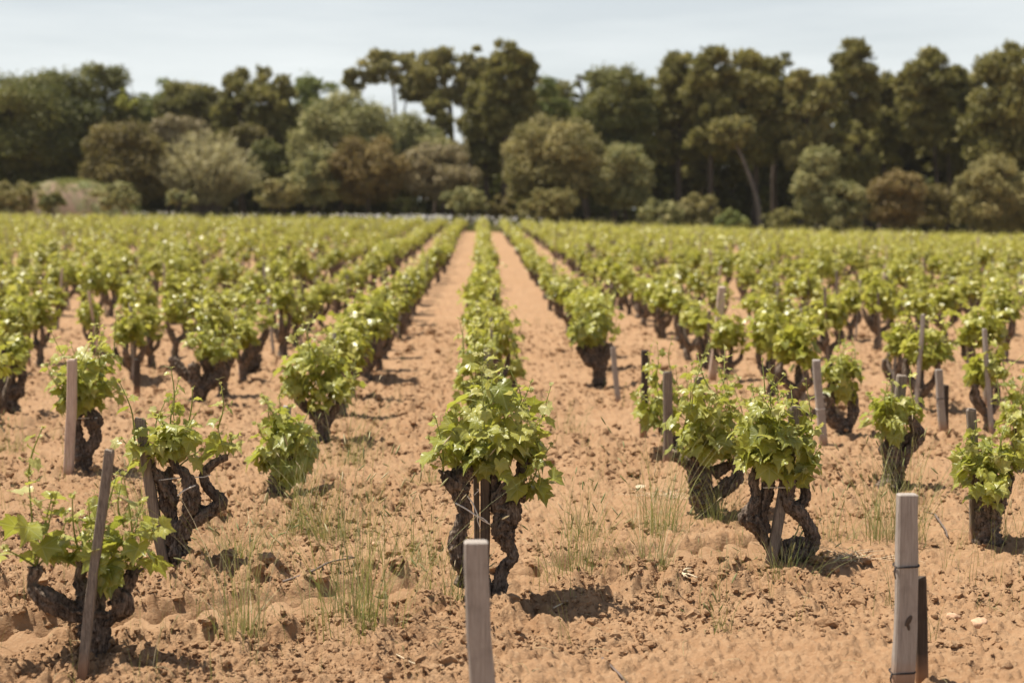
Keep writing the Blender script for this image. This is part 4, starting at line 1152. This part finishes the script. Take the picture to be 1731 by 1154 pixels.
def stone(px, py, size, label, seed, sq=.6, mat=None):
    b = at(px, py); b.z = ground_z(b.x, b.y) + size * .12
    v = ICO2_V * (1 + .55 * (noise3(ICO2_V * 1.4 + seed * 5, 2)[:, None] - .5) + .22 * (noise3(ICO2_V * 3.7 + seed, 3)[:, None] - .5))
    v = np.round(v * 3.0) / 3.0 * .35 + v * .65
    mb = MB(); mb.add(v * np.array([size, size * .8, size * sq]), ICO2_F)
    o = mb.obj('stone', mat or M_STONE); o.location = b; o.rotation_euler = (0, 0, seed * 1.3); tag(o, label, 'stone'); return o
stone(1655, 1048, .045, 'pale flat stone right of the short black stake', 1, .5)
stone(1612, 1040, .030, 'smaller pale stone between the flat stone and the short black stake', 2)
stone(1602, 1030, .012, 'tiny light pebble above the two pale stones', 3)
stone(1168, 1036, .016, 'light pebble on bare soil below the straw bundle', 4)
stone(640, 916, .035, 'long pale stone behind the tall thin grass clump', 5, .5)
stone(1700, 1125, .035, 'dark clod at the lower right corner', 6, .7, M_SOIL)
stone(405, 765, .035, 'brown clod right of the three armed vine', 7, .8, M_SOIL)
stone(1085, 818, .05, 'pale flat stone in the lane left of the spreading vine', 8, .25, M_STRAW)
stone(1580, 1045, .016, 'round dark clod just right of the short black stake', 9, .8, M_SOIL)

# ------------------------------------------------------------------ trees beyond the field
def quads_at(P, Nn, s, r, stretch=1.0, tipdir=None):
    n = len(P)
    a = r.normal(0, 1, (n, 3)) if tipdir is None else tipdir + r.normal(0, .35, (n, 3))
    Nn = Nn / np.maximum(np.linalg.norm(Nn, axis=1)[:, None], 1e-6)
    t = a - Nn * np.sum(a * Nn, 1)[:, None]; t /= np.maximum(np.linalg.norm(t, axis=1)[:, None], 1e-6)
    x = np.cross(t, Nn)
    s = s[:, None]
    V = np.stack([P - t * s * stretch, P + x * s * .62 - t * s * .1, P + t * s * stretch, P - x * s * .62 + t * s * .12], 1)
    F = np.arange(n * 4).reshape(n, 4)
    return V.reshape(-1, 3), F

def crown_mb(r, w, dp, z0, z1, style, nl=30, dens=1.0, leaf=.17, lob=(.22, .38), taper=.2):
    """leaf clumps spread through an uneven crown between heights z0 and z1"""
    mb = MB(); centers = []
    hz = (z1 - z0) / 2; cz = (z0 + z1) / 2
    low = z0 < .6
    for k in range(int(nl * (2.6 if style == 'pine' else 1.9))):
        for _ in range(40):
            q = r.uniform(-1, 1, 3)
            m = np.sum(np.abs(q) ** (3.2 if q[2] < 0 and low else 2.3)) ** (1 / (3.2 if q[2] < 0 and low else 2.3))
            if .35 < m < 1: break
        lr = r.uniform(*lob) * min(w, (z1 - z0) * 1.1) / 2
        tap = 1 - taper * ((q[2] + 1) / 2) ** 2
        c = np.array([q[0] * (w / 2 - lr * .7) * tap, q[1] * (dp / 2 - lr * .7) * tap, cz + q[2] * (hz - lr * .62)])
        centers.append(c)
        fl = .85
        n = int(dens * 11.0 * (lr / leaf) ** 1.85) + 16
        u = r.normal(0, 1, (n, 3)); u /= np.linalg.norm(u, axis=1)[:, None]
        u[:, 2] = np.where(u[:, 2] < -.6, -u[:, 2] * .6, u[:, 2])
        rad = r.uniform(.25, 1.0, n) ** .55 + np.abs(r.normal(0, .16, n))
        nz = noise3(u * (3.4 if style == 'pine' else 2.6) + k * 3.7, 4)
        rad = rad * (0.62 + .85 * nz)
        P = c + u * rad[:, None] * lr * np.array([1, 1, fl])
        tone = np.clip(.44 + r.normal(0, .15) + r.normal(0, .16, n), 0, 1)
        if style == 'pine':
            V, F = quads_at(P, r.normal(0, 1, (n, 3)) + [0, -.3, .2], leaf * r.uniform(.7, 1.5, n), r, 1.6, u * .7 + np.array([0, 0, .8]))
        else:
            V, F = quads_at(P, u * .7 + r.normal(0, .75, (n, 3)) + [0, 0, .3], leaf * r.uniform(.7, 1.35, n), r)
        lf = np.stack([np.zeros(n * 4), np.zeros(n * 4), np.repeat(tone, 4)], -1)
        mb.add(V, F, lf)
    return mb, centers

def tree(name, xc, w, top, bot, d, kind, label, cat, seed, group='trees and bushes of the wood', style=None, trunk=True, base_px=None, nl=30, dens=1.0, leaf=None, lob=None, tmat=None, depthk=.8, trunk_pts=None, trunk_r=None, taper=None):
    r = rs(seed)
    c = plane(xc, (top + bot) / 2, d); ppm = FPX / d
    wz = w / ppm; gz = float(gh(c.x, d))
    zt = plane(xc, top, d).z - gz; zb = max(plane(xc, bot, d).z - gz, -.2)
    style = style or ('pine' if kind.startswith('pine') else 'round')
    leaf = leaf or (.125 if style == 'pine' else .115)
    root = empty(name, (c.x, d, gz), label, cat, group)
    mb, cs = crown_mb(r, wz, wz * depthk, zb, zt, style, nl, dens, leaf, lob or ((.15, .28) if style == 'pine' else (.17, .32)), taper if taper is not None else (.26 if style == 'pine' else .12))
    mb.obj('crown', TM[kind], root)
    if trunk:
        tb = MB(); h = zt - zb
        tr_ = (trunk_r or max(.07, .022 * zt)) * .8
        if trunk_pts:
            pts = [np.array(plane(px, py, d)[:]) - np.array([c.x, d, gz]) for px, py in trunk_pts]; pts[0][2] = min(pts[0][2], -.2)
        else:
            pts = [(r.normal(0, .3), 0, -.3), (r.normal(0, .3), 0, zb * .6 + .2 * h), (0, 0, zb + .55 * h), (r.normal(0, .2), 0, zb + .85 * h)]
        C = tube(tb, pts, [tr_, tr_ * .8, tr_ * .55, tr_ * .2], 26, 9, .3, seed)
        for q in cs[:: max(1, len(cs) // 12)]:
            k = int(np.argmin([np.linalg.norm((p_ - q) * [1, 1, 1.6]) + (2 if p_[2] > q[2] else 0) for p_ in C])); s = C[k]
            tube(tb, [s, (s + q) / 2 + [0, 0, -.15 * abs(q[2] - s[2])], q], [tr_ * .4, tr_ * .25, tr_ * .1], 7, 5, .2, k)
        tb.obj('trunk', tmat or M_TBARK, root)
    return root

T = tree
# --- left oaks
T('oak_tree', 20, 210, 108, 345, 112, 'oak', 'dark holm oak cut off by the left edge of the wood', 'tree', 1001, nl=46)
T('oak_tree', 105, 170, 118, 335, 116, 'oak', 'dark rounded holm oak between the left edge oak and the tallest left oak', 'tree', 1002, nl=40)
T('oak_tree', 182, 125, 86, 330, 118, 'oak', 'tallest dark holm oak at the left of the wood', 'tree', 1003, nl=44)
T('oak_tree', 232, 70, 150, 300, 121, 'oakl', 'bright green tree right of the tallest left holm oak', 'tree', 1004, nl=22)
T('oak_tree', 275, 95, 126, 300, 128, 'oakl', 'mid green tree behind the bright green tree on the left', 'tree', 1005, nl=26)
T('oak_tree', 340, 105, 128, 300, 126, 'pine', 'dull brown green tree above the feathery grey shrub', 'tree', 1006, style='round', nl=28)
T('pine_tree', 405, 100, 112, 300, 122, 'pine', 'flat topped dark pine left of the twin topped pine', 'tree', 1007, nl=26)
T('pine_tree', 460, 104, 106, 300, 120, 'pine', 'twin topped dark pine left of the big grey green tree', 'tree', 1008, nl=28)
T('oak_tree', 535, 120, 121, 300, 126, 'oakl', 'rounded olive tree just left of the umbrella pine', 'tree', 1009, nl=30)
T('oak_tree', 580, 190, 158, 350, 113, 'greyg', 'broad grey green tree below the umbrella pine', 'tree', 1010, nl=60)
T('oak_tree', 690, 150, 190, 350, 117, 'greyg', 'lower grey green tree right of the broad grey green tree', 'tree', 1011, nl=42)
# --- umbrella pine with sky below its crown
T('umbrella_pine', 664, 122, 80, 152, 128, 'pinel', 'umbrella pine with sky showing under its airy crown', 'tree', 1012, nl=20, dens=.85, lob=(.15, .27), taper=-.1, trunk_pts=[(676, 300), (668, 190), (664, 130), (664, 100)], trunk_r=.16)
T('pine_tree', 700, 60, 118, 178, 127, 'pinel', 'lower pine tuft touching the right of the umbrella pine', 'tree', 1013, nl=12, lob=(.18, .32), dens=.85, taper=0, trunk_pts=[(682, 300), (684, 190), (695, 150), (700, 130)], trunk_r=.12)
T('pine_tree', 600, 44, 112, 165, 127, 'pinel', 'small pine top left of the umbrella pine', 'tree', 1014, nl=9, lob=(.2, .35), dens=.85, taper=0, trunk=False)
T('pine_tree', 745, 116, 84, 180, 126, 'pinel', 'airy pine between the umbrella pine and the tallest middle pine', 'tree', 1015, nl=20, dens=.85, lob=(.15, .27), taper=0, trunk_pts=[(765, 300), (762, 200), (752, 140), (745, 110)])
T('pine_tree', 738, 60, 155, 250, 122, 'pine', 'round low pine below the airy pine', 'tree', 1016, nl=18)
T('pine_tree', 800, 74, 72, 240, 125, 'pinel', 'slim pointed pine left of the tallest middle pine', 'tree', 1017, nl=24)
T('pine_tree', 862, 108, 62, 240, 121, 'pine', 'tallest pine of the middle of the wood', 'tree', 1018, nl=44)
T('pine_tree', 820, 100, 130, 300, 123, 'pine', 'dark pine filling below the tallest middle pine', 'tree', 1019, nl=32)
T('oak_tree', 930, 84, 126, 300, 124, 'oakl', 'small green tree in the dip right of the tallest middle pine', 'tree', 1020, nl=26)
T('oak_tree', 1040, 150, 106, 290, 118, 'oak', 'broad dark green oak in the middle of the wood', 'tree', 1021, nl=56)
T('oak_tree', 985, 46, 112, 240, 121, 'oak', 'narrow dark oak left of the broad dark green oak', 'tree', 1022, nl=16)
# --- right pines
T('pine_tree', 1150, 121, 84, 288, 119, 'pine', 'first of the tall right pines, right of the broad dark oak', 'tree', 1023, nl=36)
T('pine_tree', 1205, 118, 74, 278, 116, 'pine', 'pointed tall pine right of the first of the tall right pines', 'tree', 1024, nl=36)
T('pine_tree', 1275, 145, 80, 288, 117, 'pine', 'broad domed tall pine above the leaning pale trunk', 'tree', 1025, nl=42)
T('pine_tree', 1322, 60, 88, 278, 122, 'pine', 'narrow pine at the right shoulder of the broad domed pine', 'tree', 1026, nl=16)
T('pine_tree', 1240, 90, 195, 252, 112, 'pinel', 'leaning pine with a pale bent trunk in front of the dark wood', 'tree', 1027, nl=14, lob=(.28, .42), trunk_pts=[(1288, 385), (1280, 340), (1262, 285), (1245, 245), (1240, 225)], trunk_r=.22, tmat=M_TBARK2)
T('pine_tree', 1365, 110, 108, 308, 115, 'pinel', 'pale dusty pine above the tall grey green bush', 'tree', 1028, nl=34)
T('pine_tree', 1443, 100, 66, 248, 118, 'pine', 'tallest slender pine of the right side', 'tree', 1029, nl=32, trunk_pts=[(1462, 390), (1458, 320), (1448, 250), (1442, 120)], trunk_r=.24)
T('pine_tree', 1438, 97, 205, 318, 114, 'pine', 'low branched pine under the tallest slender pine', 'tree', 1030, nl=20, trunk_pts=[(1464, 390), (1458, 310), (1450, 240), (1445, 225)], trunk_r=.2)
T('pine_tree', 1500, 84, 114, 298, 121, 'pine', 'shorter pine between two tall right pines', 'tree', 1031, nl=24)
T('pine_tree', 1562, 110, 74, 258, 117, 'pine', 'tall dense pine above the rusty bush', 'tree', 1032, nl=36, trunk_pts=[(1586, 390), (1584, 320), (1578, 240), (1565, 140)], trunk_r=.22)
T('pine_tree', 1610, 79, 100, 278, 120, 'pine', 'narrow pine with a dark slim trunk right of the tall dense pine', 'tree', 1033, nl=24, trunk_pts=[(1600, 390), (1606, 320), (1602, 240), (1608, 150)], trunk_r=.2)
T('pine_tree', 1650, 66, 120, 298, 124, 'pinel', 'pale pine in the gap left of the right edge pine', 'tree', 1034, nl=18)
T('pine_tree', 1702, 155, 72, 338, 112, 'pine', 'big tall pine at the right edge', 'tree', 1035, nl=50)
T('pine_tree', 1775, 118, 90, 348, 114, 'pine', 'pine mostly outside the right edge', 'tree', 1036, nl=30)
for i, (xc, w, top, bot, lab) in enumerate([
   (1180, 110, 110, 330, 'pine filling the gap behind the first two tall right pines'), (1245, 100, 105, 330, 'pine filling the gap behind the broad domed pine'),
   (1335, 110, 122, 330, 'pine showing between the broad domed pine and the pale dusty pine'), (1400, 100, 128, 330, 'pine showing between the pale dusty pine and the tallest slender pine'),
   (1470, 110, 118, 330, 'pine showing just right of the tallest slender pine'), (1530, 100, 112, 330, 'pine showing just left of the tall dense pine'),
   (1590, 110, 118, 330, 'pine showing behind the narrow pine with a dark slim trunk'), (1640, 110, 124, 330, 'pine filling the gap before the big right edge pine'),
   (440, 130, 128, 330, 'pine filling the gap behind the two dark left pines'), (310, 150, 138, 330, 'dark tree behind the mid green tree on the left'), (1090, 90, 128, 320, 'dark tree in the notch right of the broad dark oak'), (940, 150, 140, 330, 'dark tree behind the small green tree in the dip')]):
    T('pine_tree', xc, w, top, bot, 127 + i % 3, 'pine', lab, 'tree', 1050 + i, nl=30)
# --- dark inner wood
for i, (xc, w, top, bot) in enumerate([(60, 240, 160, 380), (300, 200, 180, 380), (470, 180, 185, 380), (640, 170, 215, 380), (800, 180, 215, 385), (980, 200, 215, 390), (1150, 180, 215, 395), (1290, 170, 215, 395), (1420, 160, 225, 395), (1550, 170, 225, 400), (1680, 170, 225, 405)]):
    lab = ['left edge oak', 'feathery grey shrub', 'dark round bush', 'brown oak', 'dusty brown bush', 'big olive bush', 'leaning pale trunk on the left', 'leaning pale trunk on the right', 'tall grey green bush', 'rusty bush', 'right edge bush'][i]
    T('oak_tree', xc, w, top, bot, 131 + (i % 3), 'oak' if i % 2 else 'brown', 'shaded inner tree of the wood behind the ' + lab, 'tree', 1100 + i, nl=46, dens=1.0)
r = rs(99); ug = MB()
for i in range(620):
    d = r.uniform(126, 140); px = r.uniform(-150, W0 + 150); c = plane(px, 300, d); gz = float(gh(c.x, d)); lr = r.uniform(.9, 1.8)
    zc = gz + r.uniform(.2, 6.5); n = 150
    u = r.normal(0, 1, (n, 3)); u /= np.linalg.norm(u, axis=1)[:, None]
    P = np.array([c.x, d, zc]) + u * lr * (r.uniform(.4, 1.1, n))[:, None]
    V, Fq = quads_at(P, u + r.normal(0, .6, (n, 3)), .26 * r.uniform(.7, 1.3, n), r)
    ug.add(V, Fq, np.stack([np.zeros(n * 4), np.zeros(n * 4), np.repeat(np.clip(r.normal(.35, .15, n), 0, 1), 4)], -1))
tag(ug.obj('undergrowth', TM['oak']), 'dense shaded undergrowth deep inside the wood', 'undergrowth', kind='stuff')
# --- bushes along the field edge
B = 'bush'
T('bush', 212, 150, 205, 358, 107, 'brown', 'dark brown green round bush left of the feathery grey shrub', B, 1201, nl=46, trunk=True, lob=(.2, .32))
T('bush', 300, 120, 190, 290, 115, 'dusty', 'dusty brown bush rising behind the feathery grey shrub', B, 1202, nl=28)
T('bush', 455, 72, 234, 322, 111, 'oak', 'small dark round bush right of the feathery grey shrub', B, 1203, nl=20)
T('bush', 410, 110, 205, 310, 118, 'brown', 'dark bush above the small dark round bush', B, 1204, nl=24)
T('bush', 530, 90, 250, 356, 106, 'greyg', 'grey green bush at the left foot of the broad grey green tree', B, 1205, nl=26)
T('bush', 470, 90, 300, 356, 105, 'olive', 'low olive scrub left of the brown oak bush', B, 1206, nl=20)
T('bush', 622, 140, 228, 350, 107, 'rust', 'brown oak bush with rusty leaves in the middle left', B, 1207, nl=44, lob=(.18, .3))
T('bush', 745, 140, 238, 345, 108, 'dusty', 'dusty brown bush right of the brown oak bush', B, 1208, nl=40, lob=(.18, .3))
T('bush', 785, 84, 314, 374, 104, 'greyg', 'low green bush at the field edge near the middle row', B, 1209, nl=20)
T('bush', 940, 190, 196, 360, 109, 'olive', 'big rounded olive bush right of the middle row', B, 1210, nl=64, lob=(.16, .28))
T('bush', 1050, 120, 238, 362, 108, 'greyg', 'greener bush joined to the right of the big olive bush', B, 1211, nl=36, lob=(.2, .32))
T('bush', 928, 120, 316, 378, 105, 'olive', 'low spreading bush at the foot of the big olive bush', B, 1212, nl=30)
T('bush', 1118, 84, 334, 392, 105, 'greyg', 'low domed bush left of the leaning pale trunk', B, 1213, nl=22)
T('bush', 1180, 80, 322, 390, 107, 'olive', 'olive scrub between the low domed bush and the leaning pale trunk', B, 1214, nl=20)
T('bush', 1235, 70, 352, 396, 106, 'oakl', 'low green scrub at the foot of the leaning pale trunk', B, 1215, nl=16)
T('bush', 1325, 90, 350, 396, 106, 'pine', 'low brownish scrub right of the leaning pale trunk', B, 1216, nl=18, style='round')
T('bush', 1380, 84, 238, 385, 106, 'greyg', 'tall silvery green bush in front of the right pines', B, 1217, nl=34, lob=(.24, .4))
T('bush', 1428, 86, 300, 396, 105, 'greyg', 'lower silvery bush at the right foot of the tall silvery bush', B, 1218, nl=22)
T('bush', 1515, 100, 284, 392, 105, 'rust', 'rusty brown round bush below the tall dense pine', B, 1219, nl=36, lob=(.2, .32))
T('bush', 1580, 80, 310, 398, 108, 'brown', 'dark shaded bush right of the rusty brown bush', B, 1220, nl=22)
T('bush', 1680, 140, 262, 402, 106, 'olive', 'large yellowish green bush at the right edge', B, 1221, nl=48, lob=(.18, .3))
T('bush', 1770, 110, 280, 405, 106, 'olive', 'bush mostly beyond the right edge', B, 1222, nl=30)
T('bush', 20, 140, 306, 364, 101, 'olive', 'low olive bush at the left edge beside the earth mound', B, 1223, nl=26)
T('bush', 195, 92, 306, 360, 100, 'greyg', 'low green bush on the right slope of the earth mound', B, 1224, nl=20)
T('bush', 85, 50, 322, 362, 99, 'oak', 'small dark bush in front of the earth mound', B, 1225, nl=12)
T('bush', 310, 70, 318, 352, 103, 'greyg', 'pale grassy bush right of the dark brown green round bush', B, 1226, nl=14)
T('bush', 690, 60, 330, 366, 106, 'oak', 'low dark scrub under the brown oak bush', B, 1227, nl=14)
T('bush', 850, 60, 330, 372, 106, 'brown', 'low brown scrub between two olive bushes', B, 1228, nl=14)
T('bush', 215, 40, 145, 195, 114, 'light', 'bright yellow green spray on the tallest left oak', B, 1229, nl=9, trunk=False)

# feathery shrub of upright stems
def reed_shrub(xc, w, top, bot, d, label, seed):
    r = rs(seed); c = plane(xc, bot, d); gz = float(gh(c.x, d)); H = plane(xc, top, d).z - gz; Wd = w * d / FPX
    root = empty('reed_shrub', (c.x, d, gz), label, 'shrub', 'trees and bushes of the wood')
    mb = MB(); st = MB()
    for i in range(420):
        a = r.uniform(0, 6.28); q = r.rand() ** .5
        g = np.array([math.cos(a) * q * Wd * .52, math.sin(a) * q * Wd * .42, H * (1 - .38 * q * q) * r.uniform(.70, 1.04)])
        b = g * [.10, .10, 0]
        m = g * [.42, .42, .58]
        if i % 2 == 0: tube(st, [b, m, g], [.03, .010], 6, 4)
        C = catmull([b, m, g], 16)[6:]
        n = 40; P = C[r.randint(len(C), size=n)] + r.normal(0, .10, (n, 3))
        V, F = quads_at(P, r.normal(0, 1, (n, 3)), r.uniform(.05, .10, n), r, 3.4, np.tile(unit(g - m) * 2.2, (n, 1)))
        tn = np.clip(r.normal(.5, .12) + r.normal(0, .15, n), 0, 1)
        mb.add(V, F, np.stack([np.zeros(n * 4), np.zeros(n * 4), np.repeat(tn, 4)], -1))
    mb.obj('crown', TM['reed'], root); st.obj('trunk', M_TBARK2, root)
reed_shrub(350, 190, 226, 352, 108, 'feathery grey shrub of upright stems beside the dark round bush', 1301)

# earth mound on the left
def mound():
    d = 104; c = plane(122, 345, d); gz = float(gh(c.x, d)); top = plane(122, 308, d).z
    n, k = 60, 30; u = np.linspace(-1, 1, n); v = np.linspace(-1, 1, k); U, Vv = np.meshgrid(u, v)
    wx = 118 * d / FPX; wy = 3.2; H = top - gz + .2
    prof = np.clip(1 - U ** 2, 0, 1) ** .55 * np.clip(1 - Vv ** 4, 0, 1) ** .7
    X = U * wx; Y = Vv * wy
    Z = H * prof * (1 + .22 * (noise2(X.ravel() * .8 + 9, Y.ravel() * .8, 4).reshape(U.shape) - .5)) - .3
    mb = MB(); P = np.stack([X.ravel() + c.x, Y.ravel() + d, Z.ravel() + gz], -1)
    i = np.arange(k - 1)[:, None]; j = np.arange(n - 1)[None, :]
    mb.add(P, np.stack([i * n + j, i * n + j + 1, (i + 1) * n + j + 1, (i + 1) * n + j], -1).reshape(-1, 4))
    m, nt, b, o = mat_new('mound_earth')
    n1 = noise_node(nt, .5, 5, .6, N(nt, 'ShaderNodeNewGeometry').outputs['Position'])
    nt.links.new(ramp(nt, n1.outputs['Fac'], [(.38, (.17, .15, .07)), (.50, (.30, .20, .14)), (.62, (.16, .17, .07))]), b.inputs['Base Color']); b.inputs['Roughness'].default_value = .95
    ob = mb.obj('earth_mound', m); tag(ob, kind='structure')
    r = rs(4); g = MB()
    for q in range(5200):
        uu = r.uniform(-.95, .95); vv = r.uniform(-1, 1)
        hz = H * max(0, 1 - uu * uu) ** .55 * max(0, 1 - vv ** 4) ** .7
        if -.5 < uu < .3 and hz < H * .80 and r.rand() < .85: continue
        hh = r.uniform(.15, .55)
        blade(g, r, (c.x + uu * wx, d + vv * wy, gz + hz - .3), hh, r.normal(0, .12, 2), .05, r.uniform(.15, .6))
    go = g.obj('mound_grass', M_GRASS); tag(go, 'green and straw grass growing over the earth mound', 'grass', kind='stuff')
mound()

# grass verge and white flowers along the far edge
r = rs(8); vg = MB(); wf = MB()
for i in range(9000):
    px = r.uniform(-60, W0 + 60); d = r.uniform(101.5, 106)
    x = plane(px, 380, d).x; z = float(gh(x, d))
    hh = r.uniform(.3, 1.1) * (1.2 if px < 560 else 1.0)
    blade(vg, r, (x, d, z - .03), hh, r.normal(0, .12, 2), .05, np.clip(r.normal(.55 if px > 900 else .4, .2), 0, 1))
for i in range(640):
    if r.rand() < .8: px = r.choice([r.uniform(560, 930), r.normal(800, 50), r.normal(645, 40), r.normal(720, 25)])
    else: px = r.choice([r.uniform(40, 120), r.uniform(200, 330), r.uniform(380, 560)])
    d = r.uniform(101, 104); x = plane(px, 380, d).x; z = float(gh(x, d)) + r.uniform(.55, 1.15)
    wf.add(ICO_V * np.array([.075, .075, .035]) * r.uniform(.7, 1.5) + [x, d, z], ICO_F, (0, 0, 0))
    if i % 3 == 0: blade(vg, r, (x, d, z - 1.0), 1.0, r.normal(0, .03, 2), .03, .3)
tag(vg.obj('verge_grass', M_GRASS), 'strip of rough grass between the last vines and the wood', 'grass', kind='stuff')
tag(wf.obj('white_flowers', plain('white_petals', (.80, .80, .78))), 'white wild flowers along the far edge of the vineyard', 'flowers', kind='stuff')
for i, (px, py, n, lab) in enumerate([(1480, 388, 9, 'low heap of pink rocks below the rusty brown bush'), (1620, 396, 9, 'low heap of pink rocks near the large yellowish green bush'), (565, 352, 5, 'small pink rock pile at the field edge left of the middle')]):
    d = 103; p = plane(px, py, d); gz = float(gh(p.x, d)); r = rs(i + 40); mb = MB()
    for q in range(n):
        v = ICO2_V * (1 + .5 * (noise3(ICO2_V * 1.5 + q * 3, 2)[:, None] - .5)) * np.array([.42, .35, .3]) * r.uniform(.6, 1.2)
        mb.add(v + [r.normal(0, .7), r.normal(0, .3), .2 + r.uniform(0, .45)], ICO2_F)
    o = mb.obj('rock_pile', M_ROCK); o.location = (p.x, d, gz); tag(o, lab, 'rocks')

# ------------------------------------------------------------------ thin haze volume, added to lift the dark tones of the wood
hm = bpy.data.materials.new('haze'); hm.use_nodes = True; hn = hm.node_tree; hn.nodes.clear()
ho = hn.nodes.new('ShaderNodeOutputMaterial'); hv = hn.nodes.new('ShaderNodeVolumePrincipled')
hv.inputs['Color'].default_value = (0.94, 0.92, 0.88, 1); hv.inputs['Density'].default_value = 0.00014; hv.inputs['Anisotropy'].default_value = 0.3
hn.links.new(hv.outputs['Volume'], ho.inputs['Volume'])
hb = MB(); q = np.array([[x, y, z] for z in (-3.5, 24.0) for x, y in ((-335, -335), (335, -335), (335, 335), (-335, 335))], float)
hb.add(q, np.array([[3, 2, 1, 0], [4, 5, 6, 7], [0, 1, 5, 4], [1, 2, 6, 5], [2, 3, 7, 6], [3, 0, 4, 7]]))
tag(hb.obj('haze', hm, smooth=False), kind='stuff')
